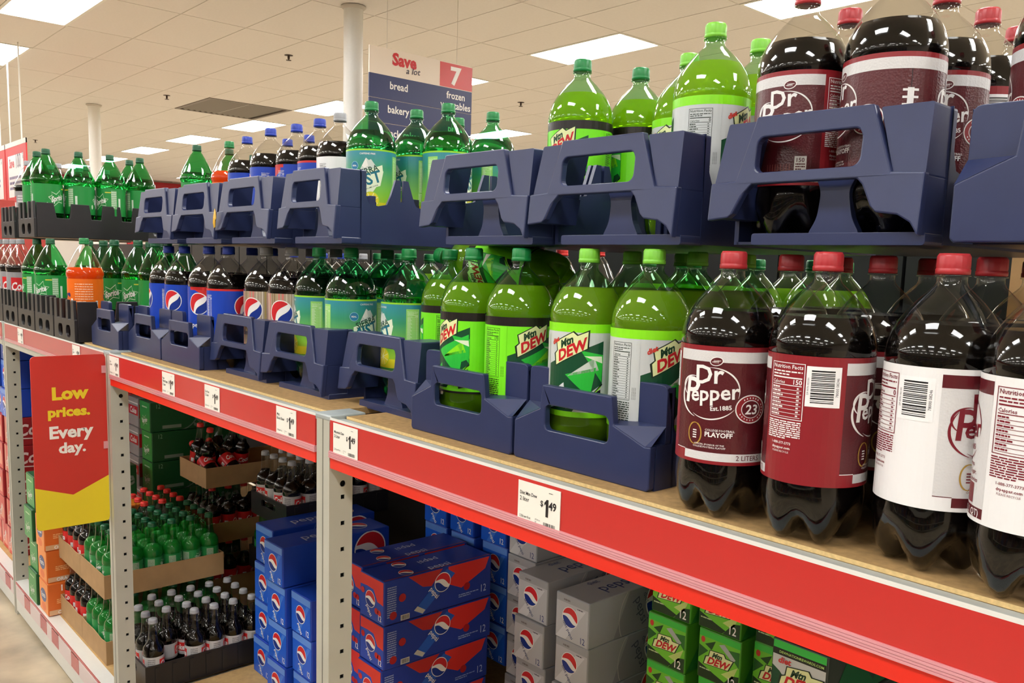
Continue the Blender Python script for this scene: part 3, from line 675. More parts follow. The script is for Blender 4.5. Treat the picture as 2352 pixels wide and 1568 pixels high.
def bottle(key, prof, shell, liq, fill, cap, art, seg=40, lz=.067, lr=RL, lh=1, lu=1, caph=.0205, capr=.0152, inset=.0012, petaled=True, gr=None, nm='soda_bottle'):
    t = thing(nm, 'x', 'bottle'); R = max(p[0] for p in prof); rf, zf = petal(R) if petaled else (None, None)
    if petaled and R < .04: zf0 = zf; zf = lambda a, r, z: zf0(a, r, z*2)*.4
    b = MB(); b.lathe(prof, seg, shell, rf, zf, capb=True)
    zt = prof[-1][1]
    b.lathe([(prof[-1][0], zt), (capr+.0012, zt+.0004), (capr+.0012, zt+.0016), (prof[-1][0], zt+.002), (prof[-1][0]-.0006, zt+.012)], seg//2, shell)
    obj('bottle_body', b, t)
    b = MB(); b.lathe(cut_profile(prof, fill, inset), seg, liq, rf, zf, capb=True); obj('soda', b, t)
    b = MB(); z0 = zt+.002; n = 36 if seg >= 40 else 18
    ridge = lambda a, z: 1.0+(.018 if (round(a*n/(2*PI)) % 2) else 0) if z0+.007 < z < z0+caph-.0025 else 1.0
    b.lathe([(capr-.001, z0), (capr+.0006, z0+.0005), (capr+.0006, z0+.005), (capr, z0+.0056), (capr, z0+.0062), (capr, z0+.0075), (capr-.0002, z0+caph-.003), (capr-.0018, z0+caph), (.0004, z0+caph)], n*2, cap, ridge, capb=True); obj('bottle_cap', b, t)
    if art:
        b = MB(); art.build(b, lambda u, v, l: ((lr+.0001+.00011*l)*math.cos(-PI/2+u*lu/lr), (lr+.0001+.00011*l)*math.sin(-PI/2+u*lu/lr), lz+v*lh), .006)
        o = obj('printed_label', b, t); o.data.polygons.foreach_set('use_smooth', [False]*len(o.data.polygons))
    PROTO[key] = [t, False]; return t
bottle('pepper', P2, pclear, mcola, .243, CAPS['red'], label_pepper(), 48)
bottle('dietpepper', P2, pclear, mcola, .243, CAPS['red'], label_pepper(True), 48)
bottle('dew', P2, pdewg, mdew, .252, CAPS['green'], label_dew(), 48)
bottle('dietdew', P2, plime, mddew, .254, CAPS['lime'], label_dew(True), 48)
bottle('sierra', P2, pgreen, mclearl, .246, CAPS['green'], label_sierra())
bottle('pepsi', P2, pclear, mcola, .240, CAPS['blue'], label_pepsi())
bottle('pepsi2', P2, pclear, mcola, .240, CAPS['blue'], label_pepsi('plain2'))
bottle('cherry', P2, pclear, mcola, .240, CAPS['blue'], label_pepsi('cherry'))
bottle('dietpepsi', P2, pclear, mcola, .240, CAPS['silver'], label_pepsi('diet'))
bottle('whitepepsi', P2, pclear, mcola, .240, CAPS['silver'], label_pepsi('white'))
bottle('sprite', PC, pdgreen, mclearl, .235, CAPS['forest'], label_sprite(), 32, .090, .0551, 1.55, 1.031)
bottle('fanta', PC, pclear, morange, .235, CAPS['green'], label_fanta(), 32, .090, .0551, 1.55, 1.031)
bottle('dietcola', PC, pclear, mcola, .225, CAPS['silver'], label_cola(True), 24, .090, .0551, 1.55, 1.031)
bottle('cola', PC, pclear, mcola, .225, CAPS['redb'], label_cola(), 24, .090, .0551, 1.55, 1.031)
SM = dict(seg=20, lz=.056, lr=.0321, lh=1.4, lu=1.04, caph=.0155, capr=.0138, inset=.0008)
bottle('smalldiet', PS, pclear, mcola, .158, CAPS['silver'], small_label('diet'), **SM)
bottle('smallcola', PS, pclear, mcola, .158, CAPS['redb'], small_label('cola'), **SM)
bottle('smallsprite', PS, pet('bright_green_plastic', (.42, .88, .52)), liquid('green_scatter', (120, 230, 150), .5, .55, (.7, .96, .78)), .143, CAPS['forest'], small_label('sprite'), **SM)
CATN = {'pepper': 'dark soda bottle', }
def put(key, x, y, z, label, uc=None, rot=0, group='two liter bottles', tilt=None):
    p = PROTO[key]; R = RL if key[:5] != 'small' else .0308
    rz = math.atan2(CAM.y-y, CAM.x-x)+PI/2-(uc or 0)/R if uc is not None else rot
    if tilt: return dup(p[0], (x, y, z), tilt, label, group)
    if not p[1]:
        p[1] = True; t = p[0]; t.location = (x, y, z); t.rotation_euler = (0, 0, rz); t['label'] = label; t['group'] = group; return t
    return dup(p[0], (x, y, z), rz, label, group)

# ------------------------------------------------------------------ plastic crates
mblue = mat('navy_crate_plastic', (42, 51, 88), .33, noise=.08, nscale=30, bump=.04, bscale=160, spec=.5)
mblack = mat('black_crate_plastic', (34, 32, 33), .38, noise=.1, nscale=30)
def soft(P, r=.006, n=3):
    # round the corners of a polygon a little
    out = []
    for i, p in enumerate(P):
        a = Vector(P[i-1]); c = Vector(p); d = Vector(P[(i+1) % len(P)]); e1 = (a-c); e2 = (d-c)
        q = min(r, e1.length*.45, e2.length*.45)
        if q < 1e-5: out.append(tuple(c)); continue
        s_, t_ = c+e1.normalized()*q, c+e2.normalized()*q
        for k in range(n+1): f = k/n; v = s_*(1-f)**2+c*2*f*(1-f)+t_*f*f; out.append((v.x, v.y))
    return out
def side_poly(L, hb, hf, hc, centers, hw, single=False):
    # long side: solid band, U notches at each bottle, fingers between, tall corner blocks
    P = [(0, 0), (L, 0), (L, hc)]
    for i in reversed(range(len(centers))):
        c = centers[i]; top_r = hc if i == len(centers)-1 else hf; top_l = hc if i == 0 else hf
        nxt = c+hw+.012; prv = c-hw-.012
        P += [(nxt, top_r), (c+hw, hb+.022), (c+hw*.7, hb+.004), (c, hb), (c-hw*.7, hb+.004), (c-hw, hb+.022), (prv, top_l)]
        if i > 0 and not single:
            m = (prv+centers[i-1]+hw+.012)/2
            P += [(m+.0035, top_l), (m+.003, hb+.012), (m-.003, hb+.012), (m-.0035, top_l)]
    P += [(0, hc)]
    return P
def crate_common(t, Wd, L, H, y1, hb, m, cent, fingers=True, far_end=True):
    poly = side_poly(L-y1, hb, H*.87, H*.965, [c-y1 for c in cent], .03)
    b = MB(); b.plate(poly, [], .007, lambda u, v, w_: (Wd-w_, y1+u, v), m); obj('side_wall', b, t, bevel=.0018)
    b = MB(); b.plate(poly, [], .007, lambda u, v, w_: (w_, y1+u, v), m)
    b.f = [list(reversed(f)) for f in b.f]; obj('side_wall', b, t, bevel=.0018)
    b = MB(); b.box(.004, y1, .0, Wd-.004, L-.002, .0035, m); obj('base', b, t)
    b = MB()
    for c0, c1 in zip(cent, cent[1:]):
        s = (c0+c1)/2
        for dx in (-.012, .004): b.box(Wd/2+dx, s-.008, .008, Wd/2+dx+.008, s+.008, H*.7, m)
        b.box(Wd/2-.004, s-.014, .008, Wd/2+.004, s+.014, H*.62, m)
    obj('divider', b, t, bevel=.0015)
    if far_end:
        b = MB(); b.plate(soft([(.0, 0), (Wd, 0), (Wd, H*.965), (.0, H*.965)]), [rrect(Wd*.25, H*.5, Wd*.75, H*.8, .01)], .008, lambda u, v, w_: (u, L-w_, v), m)
        b.f = [list(reversed(f)) for f in b.f]; obj('end_panel', b, t)
def crate_a(m=mblue):
    # crate whose aisle end is an A-shaped handle frame over an open arch
    Wd, L, H = .28, .56, .151; k = 1.095; kz = 1.04
    t = thing('bottle_crate', 'x', 'crate'); S_ = lambda P: [(u*k, v*kz) for u, v in P]
    outer = S_([(0, .026), (.028, .029), (.035, .034), (.047, .058), (.056, .067), (.184, .067), (.191, .06), (.202, .038), (.209, .031), (.232, .028), (.246, .02), (.2555, .006), (.2555, .07), (.221, .072), (.194, .143), (.054, .144), (.034, .072), (.0, .07)])
    win = rrect(.058*k, .08*kz, .185*k, .12*kz, .011)
    fn = lambda u, v, w_: (u, -.015*(1-v/H)+w_+.0, v)
    fn2 = lambda u, v, w_: (u, -.015*(1-v/H)*(1-w_/.07)+.003+w_*.9, v)
    b = MB(); b.plate(outer, [win], .012, fn, m); obj('handle_frame', b, t, bevel=.003)
    for up, lo, z_ in (([(.002, .066), (.034, .066), (.0525, .1395), (.014, .1395)], [(.001, .029), (.027, .029), (.034, .067), (.001, .067)], 0), ([(.2225, .066), (.2545, .066), (.2545, .1395), (.2, .1395)], [(.211, .035), (.232, .0295), (.2455, .0215), (.2545, .008), (.2545, .067), (.2235, .067)], 1)):
        b = MB(); b.plate(soft(S_(up), .003), [], .058, lambda u, v, w_: (u, -.015*(1-v/H)*(1-w_/.058)+.0045+w_, v), m); b.plate(S_(lo), [], .07, fn2, m); obj('corner_block', b, t, bevel=.0035)
    b = MB(); b.plate(soft([(.115*k, .008), (.18*k, .008), (.168*k, .03), (.163*k, .06), (.172*k, .078), (.122*k, .078), (.13*k, .06), (.127*k, .03)], .008), [], .012, lambda u, v, w_: (u, .02+w_, v), m); obj('centre_post', b, t, bevel=.002)
    b = MB(); b.plate(soft([(.052*k, -.002), (.2555*k, -.002), (.2555*k, .012), (.052*k, .012)], .004), [], .05, lambda u, v, w_: (u, .006+w_, v), m); obj('ledge', b, t, bevel=.002)
    crate_common(t, Wd, L, H, .05, .076, m, [.09, .205, .32, .435]); return t
def crate_b(m=mblue):
    # low crate with a solid aisle end, hand slot and two raised corner tabs
    Wd, L, H = .262, .5, .138
    t = thing('bottle_crate', 'x', 'crate')
    outer = [(.004, 0), (.258, 0), (.262, .004), (.262, .06), (.252, .059), (.197, .079), (.192, .117), (.058, .117), (.054, .082), (.006, .06), (0, .057), (0, .004)]
    b = MB(); b.plate(outer, [rrect(.065, .052, .188, .089, .009)], .012, lambda u, v, w_: (u, w_, v), m); obj('end_panel', b, t, bevel=.0028)
    for nm, x0, x1 in (('corner_tab', .0, .078), ('corner_tab', .174, .262)):
        b = MB(); b.plate(soft([(x0, .055), (x1, .055), (x1, H), (x0, H)], .01), [], .011, lambda u, v, w_: (u, .03+w_, v), m); obj(nm, b, t, bevel=.0028)
    b = MB(); q = .03
    for pts in (((.197, .079, .001), (.252, .059, .001), (.262, .084, q), (.18, .084, q)), ((.252, .059, .001), (.262, .06, .001), (.262, .084, q)), ((.054, .082, .001), (.07, .086, q), (.0, .084, q), (.006, .06, .001)), ((.006, .06, .001), (.0, .084, q), (.0, .057, .001))):
        vs = [(u, y, v) for u, v, y in pts]; n = Vector(vs[1])-Vector(vs[0]); n = n.cross(Vector(vs[2])-Vector(vs[0]))
        f = list(range(len(vs)));  f = f if n.y < 0 else f[::-1]
        b.add(vs, [f], m)
    obj('chamfer', b, t, kind='stuff')
    for xx in (0, .255):
        b = MB(); b.box(xx, .012, .0, xx+.007, .05, .06, m); obj('cheek', b, t)
    crate_common(t, Wd, L, H, .045, .066, m, [.075, .19, .305, .42]); return t
def crate_k(m=mblack):
    # black crate with tall paired fingers and small windows low on the end
    Wd, L, H = .24, .48, .135
    t = thing('bottle_crate', 'x', 'crate')
    P = [(0, 0), (Wd, 0), (Wd, .072)]
    for x0, x1 in ((.2, .236), (.142, .17), (.07, .098), (.004, .04)): P += [(x1, .072), (x1-.004, H), (x0+.004, H), (x0, .072)]
    P += [(0, .072)]
    b = MB(); b.plate(P, [rrect(.05, .012, .1, .052, .016), rrect(.14, .012, .19, .052, .016)], .01, lambda u, v, w_: (u, w_, v), m); obj('end_panel', b, t, bevel=.002)
    S_ = [(0, 0), (L-.01, 0), (L-.01, .075)]
    for c in (.385, .27, .155, .04): S_ += [(c+.04, .075), (c+.033, H*.97), (c-.033, H*.97), (c-.04, .075)] if c > .05 else [(c+.03, .075), (c+.02, H*.97), (0, H*.97)]
    b = MB(); b.plate(S_, [], .008, lambda u, v, w_: (Wd-w_, .01+u, v), m); obj('side_wall', b, t, bevel=.002)
    b = MB(); b.plate(S_, [], .008, lambda u, v, w_: (w_, .01+u, v), m); b.f = [list(reversed(f)) for f in b.f]; obj('side_wall', b, t, bevel=.002)
    b = MB(); b.box(.008, .01, 0, Wd-.008, L, .0035, m); obj('base', b, t)
    b = MB(); b.box(0, L-.008, 0, Wd, L, .1, m); obj('rear_panel', b, t); return t
CA, CB, CK = crate_a(), crate_b(), crate_k()
used = set()
def crate(p, x, y, z, label, group, rz=0, sx=None):
    if sx:
        o = crate(p, x, y, z, label, group, rz); o.scale = (sx, 1, 1); return o
    if p.name not in used:
        used.add(p.name); p.location = (x, y, z); p.rotation_euler = (0, 0, rz); p['label'] = label; p['group'] = group; return p
    return dup(p, (x, y, z), rz, label, group)
ZU = .3235; ZB = ZU+.0045; Z1 = BOARD+.004
GU, GLo = 'blue crates of the upper tier', 'blue crates on the shelf board'

crate(CA, -.99, .125, ZU, 'navy crate with A-shaped handle end, holding the lime-capped bottles up top', GU)
crate(CA, -.657, .125, ZU, 'navy crate with A-shaped handle end, holding the maroon-labelled bottles up top', GU, sx=.94)
crate(CA, -1.275, .125, ZU, 'navy upper crate with A-shaped end, left of the lime-capped bottles', GU)
crate(CA, -1.75, .09, ZU, 'navy upper crate showing its notched long side under the teal-labelled bottles', GU, sx=.86)
crate(CA, -2.075, .09, ZU, 'navy upper crate with a yellow scrap on its left foot', GU)
crate(CA, -2.36, .09, ZU, 'navy upper crate second from the left, beside the crate with yellow scrap', GU)
crate(CA, -2.645, .09, ZU, 'leftmost navy crate of the upper tier, beside the black crate', GU)
crate(CB, -.362, .11, ZU, 'navy upper crate with raised corner tab, cut by the right picture edge', GU)
crate(CB, -.95, .063, BOARD, 'navy solid-front crate nearest the maroon-labelled floor-standing bottles', GLo)
crate(CB, -1.218, .063, BOARD, 'navy solid-front crate holding dark-green-capped citrus bottles', GLo)
crate(CA, -1.535, .115, BOARD, 'violet-navy A-handle crate behind the middle post, mostly empty', GLo, -.03)
crate(CA, -1.845, .095, BOARD, 'navy A-handle crate holding teal and green labelled bottles below', GLo)
crate(CA, -2.13, .095, BOARD, 'navy A-handle crate holding the colas with painted reflection stripes', GLo)
crate(CB, -2.40, .06, BOARD, 'navy solid-front crate with the cherry-picture bottle', GLo)
crate(CB, -2.67, .06, BOARD, 'navy solid-front crate with two plain blue-labelled colas', GLo)
crate(CB, -2.94, .035, BOARD, 'empty-fronted navy crate next to the black crates', GLo)
crate(CK, -3.905, .05, ZU+.02, 'black upper crate of green bottles, long side in shadow', 'black crates')
for k, lab in enumerate(('black lower crate with the orange bottle', 'black lower crate second from the blue crates', 'black lower crate third from the blue crates', 'black lower crate fourth from the blue crates', 'black lower crate of silver-labelled colas, far left')):
    crate(CK, -3.235-.252*k, .0, BOARD, lab, 'black crates')
crate(CK, -3.26, .33, ZU+.02, 'black upper crate set back behind the leftmost blue crate', 'black crates')
crate(CK, -4.45, .1, ZU+.02, 'black upper crate at the far end of the green bottles', 'black crates')
# yellow scrap caught on a crate foot
b = MB(); my = mat('yellow_wrapper', (226, 178, 52), .4, noise=.1)
yf = .62
b.plate([(a*yf*1.2, c_*yf) for a, c_ in [(0, 0), (.012, .004), (.022, .03), (.03, .036), (.026, .06), (.012, .075), (.008, .04), (.002, .02)]], [], .0012, lambda u, v, w_: (u, w_-.004*math.sin(v*60), v), my)
tag(obj('wrapper_scrap', b, None, (-2.072, .074, ZU+.034)), 'torn yellow wrapper scrap caught on a blue crate foot', 'scrap')

# ------------------------------------------------------------------ two-liter bottles, lower tier
G2 = 'two liter bottles of the lower tier'; G3 = 'two liter bottles of the upper tier'
L = lambda *a, **k: put(*a, **dict(group=G2, **k)); U = lambda *a, **k: put(*a, **dict(group=G3, **k))
L('pepper', -.587, .073, BOARD, 'maroon-labelled bottle with playoff emblem, leftmost of those standing free on the board', uc=.02)
L('pepper', -.468, .072, BOARD, 'bottle turned to its red nutrition and barcode panel, standing free on the board', uc=-.072)
L('dietpepper', -.346, .088, BOARD, 'white-labelled bottle turned to its barcode side, front row on the board', uc=-.045)
L('dietpepper', -.247, .072, BOARD, 'white-labelled bottle cut by the right picture edge, front row on the board', uc=-.086)
for k, (x, y, lab) in enumerate(((-.584, .195, 'red-capped bottle directly behind the leftmost free-standing maroon bottle'), (-.468, .2, 'red-capped bottle in the second row, behind the barcode-side bottle'), (-.352, .206, 'red-capped bottle in the second row, behind the white-labelled bottle'),
                                 (-.58, .315, 'red-capped bottle in the third row behind the free-standing maroon bottles'), (-.462, .318, 'dim red-capped bottle in the third row behind the white-labelled bottle'), (-.345, .325, 'dim red-capped bottle in the third row nearest the right picture edge'))):
    L('pepper', x, y, BOARD, lab, rot=k*1.3-.4)
for x, y, key, uc, lab in ((-.883, .142, 'dietdew', .005, 'lime-capped bottle at left in the nearest solid-front crate'), (-.761, .142, 'dietdew', -.048, 'lime-capped bottle showing its grey nutrition panel, nearest solid-front crate'),
                           (-1.152, .142, 'dew', .035, 'dark-green-capped bottle with green shards, left in its solid-front crate'), (-1.032, .142, 'dew', -.041, 'dark-green-capped bottle with a red and white logo at right, solid-front crate')):
    L(key, x, y, Z1, lab, uc=uc)
for x, y, key, lab in ((-.9, .26, 'dietdew', 'second-row lime-capped bottle behind the left diet citrus bottle'), (-.775, .26, 'dietdew', 'second-row lime-capped bottle behind the nutrition-panel diet bottle'), (-.89, .378, 'dietdew', 'third-row lime-capped bottle, left, in the nearest crate'), (-.77, .378, 'dietdew', 'third-row lime-capped bottle, right, in the nearest crate'),):
    L(key, x, y, Z1, lab, rot=.7)
L('dew', -1.345, .24, Z1, 'green-shard bottle turned to its lime nutrition panel, inside the violet-navy crate', uc=-.082)
L('sierra', -1.463, .225, Z1, 'teal and green labelled bottle at back left inside the violet-navy crate', uc=-.02)
L('sierra', -1.775, .195, Z1, 'teal-topped label bottle at left in the A-handle crate', uc=-.005)
L('sierra', -1.62, .185, Z1, 'teal-topped label bottle with mountain logo at its right edge', uc=.05)
L('sierra', -1.70, .33, Z1, 'second-row teal-topped label bottle in the same A-handle crate', rot=1)
for x, y, key, uc, lab in ((-2.008, .18, 'dietpepsi', -.05, 'beige-striped cola bottle with round emblem, left of a pair'), (-1.878, .18, 'dietpepsi', -.063, 'beige-striped cola bottle with round emblem, right of a pair'),
                           (-2.285, .15, 'cherry', -.059, 'cola bottle with cherries beside a round emblem'), (-2.16, .15, 'pepsi2', -.13, 'blue-labelled cola bottle right of the cherry bottle'),
                           (-2.575, .15, 'pepsi', -.005, 'plain blue-labelled cola bottle turned to its nutrition panel'), (-2.455, .15, 'pepsi', -.05, 'plain blue-labelled cola bottle with a wide blank side')):
    L(key, x, y, Z1, lab, uc=uc)
for x, y, key, lab in ((-2.0, .3, 'dietpepsi', 'second-row silver-capped cola bottle, left, behind the striped pair'), (-1.88, .3, 'dietpepsi', 'second-row silver-capped cola bottle, right, behind the striped pair'), (-2.28, .27, 'cherry', 'second-row blue-capped bottle behind the cherry bottle'), (-2.16, .27, 'cherry', 'second-row blue-capped bottle right of the one behind the cherries'),
                       (-2.57, .27, 'pepsi', 'second-row blue-capped bottle, left, behind the plain blue bottles'), (-2.45, .27, 'pepsi', 'second-row blue-capped bottle, right, behind the plain blue bottles')):
    L(key, x, y, Z1, lab, rot=1)
# the bottle lying on its side across the necks behind the citrus crate
put('dew', -1.135, .352, .256, 'green-capped citrus bottle lying on its side beneath the upper crates', group=G2, tilt=(0, -1.41, .26))
z = BOARD+.004
L('fanta', -3.115, .07, z, 'bright orange bottle with green cap in the first black crate', uc=.095)
for x, y, uc, lab in ((-3.55, .075, -.045, 'green bottle with pale nutrition panel, left of the orange bottle'), (-3.74, .075, 0, 'green bottle two places left of the orange bottle'), (-3.36, .24, -.04, 'green bottle just right of the orange bottle, second row'), (-3.24, .205, .1, 'green bottle partly behind the orange bottle'), (-3.118, .245, -.05, 'green bottle second right of the orange bottle'),
                      (-3.0, .262, .07, 'green bottle with star logo, next to the blue-labelled colas'), (-3.18, .37, .0, 'green bottle in the third row right of the orange bottle'), (-3.06, .38, .0, 'green bottle in the third row, farther right'), (-3.48, .24, .1, 'dim green bottle behind the black crate fingers, second row'), (-3.66, .24, .1, 'dim green bottle second row, farther left'), (-3.3, .4, .0, 'green bottle deep in the second black crate'), (-3.45, .4, .0, 'green bottle deep in the second black crate, farther left')):
    L('sprite', x, y, z, lab, uc=uc)
for k in range(5):
    L('dietcola', -4.0-.115*k-.01*(k > 1), .075, z, 'silver-labelled cola bottle, %s from the right in the far left crates' % ordn[k], uc=-.08+.012*(k % 2))
# upper tier
U('pepper', -.598, .215, ZB, 'maroon-labelled upper bottle with logo facing front, left in its crate', uc=.187)
U('pepper', -.477, .205, ZB, 'large maroon-labelled upper bottle showing white football laces', uc=.075)
for x, y, uc, lab in ((-.602, .33, .0, 'red-capped upper bottle peeking between the two large maroon ones'), (-.475, .325, .0, 'maroon upper bottle with logo, right behind the laces bottle'), (-.471, .445, -.09, 'red-capped upper bottle with a barcode, third row at right'), (-.473, .56, .0, 'red-capped upper bottle at the right picture edge, fourth row'), (-.597, .447, 0, 'hidden red-capped upper bottle, third row left')):
    U('pepper', x, y, ZB, lab, uc=uc)
U('pepper', -.31, .25, ZB, 'maroon upper bottle in the crate cut by the right picture edge', uc=.1)
U('dietdew', -.772, .268, ZB, 'tall lime-capped upper bottle with grey nutrition panel', uc=-.075)
U('dietdew', -.905, .385, ZB, 'lime-capped upper bottle half hidden behind the tall grey-panel one', uc=.02)
U('dietdew', -.772, .385, ZB, 'lime-capped upper bottle between the grey-panel bottle and the maroon one', uc=.02)
U('dew', -1.065, .30, ZB, 'dark-green-capped upper citrus bottle in front of the ceiling lamp', uc=.017)
U('dew', -1.03, .412, ZB, 'second dark-green-capped upper citrus bottle from the left', uc=.06)
U('dew', -1.005, .523, ZB, 'third dark-green-capped upper citrus bottle, showing its small logo', uc=-.03)
U('sierra', -1.688, .276, ZB, 'teal-labelled upper bottle facing front with its mountain logo', uc=.095)
U('sierra', -1.69, .40, ZB, 'teal-labelled upper bottle turned to its pale nutrition panel', uc=-.03)
U('sierra', -1.57, .40, ZB, 'teal-labelled upper bottle third from left, nearest the crate gap', uc=.024)
U('sierra', -1.70, .53, ZB, 'teal-labelled upper bottle mostly hidden behind the third one', uc=.0)
U('sierra', -1.572, .532, ZB, 'teal-labelled upper bottle at right under the hanging sign', uc=.0)
for x, y, key, uc, lab in ((-1.872, .305, 'whitepepsi', .03, 'silver-capped upper cola bottle with a white label'), (-1.992, .318, 'pepsi2', .05, 'blue-capped upper cola bottle with a red line over blue'), (-2.12, .322, 'cherry', .03, 'blue-capped upper cola bottle with red shoulder print'), (-2.245, .31, 'pepsi', .0, 'plain blue-labelled upper cola bottle, second from left'), (-2.455, .34, 'pepsi', .0, 'plain blue-labelled upper cola bottle, leftmost'),
                           (-2.40, .44, 'pepsi', 0, 'blue-capped upper cola bottle, far row left'), (-2.27, .44, 'pepsi', 0, 'blue-capped upper cola bottle, far row right')):
    U(key, x, y, ZB, lab, uc=uc)
zk = ZU+.024
U('fanta', -2.76+.0, .42, ZB, 'orange upper bottle with green cap, left of the blue-labelled colas', uc=.0)
U('sprite', -3.10, .45, zk, 'green upper bottle directly left of the orange upper one', uc=.0)
U('sprite', -3.10, .57, zk, 'green upper bottle second left of the orange upper one', uc=.0)
U('sprite', -3.20, .71, zk, 'green upper bottle third left of the orange upper one, low in view', uc=.0)
for x, y, uc, lab in ((-3.73, .115, .05, 'green upper bottle at the near corner of the black upper crate'), (-3.86, .115, -.1, 'green upper bottle at the far front corner of the black upper crate'), (-3.725, .23, .0, 'green upper bottle with a clear star logo, second along the crate side'), (-3.72, .345, -.045, 'green upper bottle third along the black crate side'),
                      (-3.715, .46, .02, 'green upper bottle fourth along the black crate side'), (-3.84, .46, 0, 'green upper bottle just left of the fourth one')):
    U('sprite', x, y, zk, lab, uc=uc)
for k, (x, y) in enumerate(((-4.29, .18), (-4.29, .30), (-4.29, .42), (-4.41, .3), (-4.41, .42), (-4.41, .54))):
    U('dietcola', x, y, ZU+.024, 'pale-capped cola bottle behind the green upper bottles, %s from the left' % ordn[k], uc=.01)

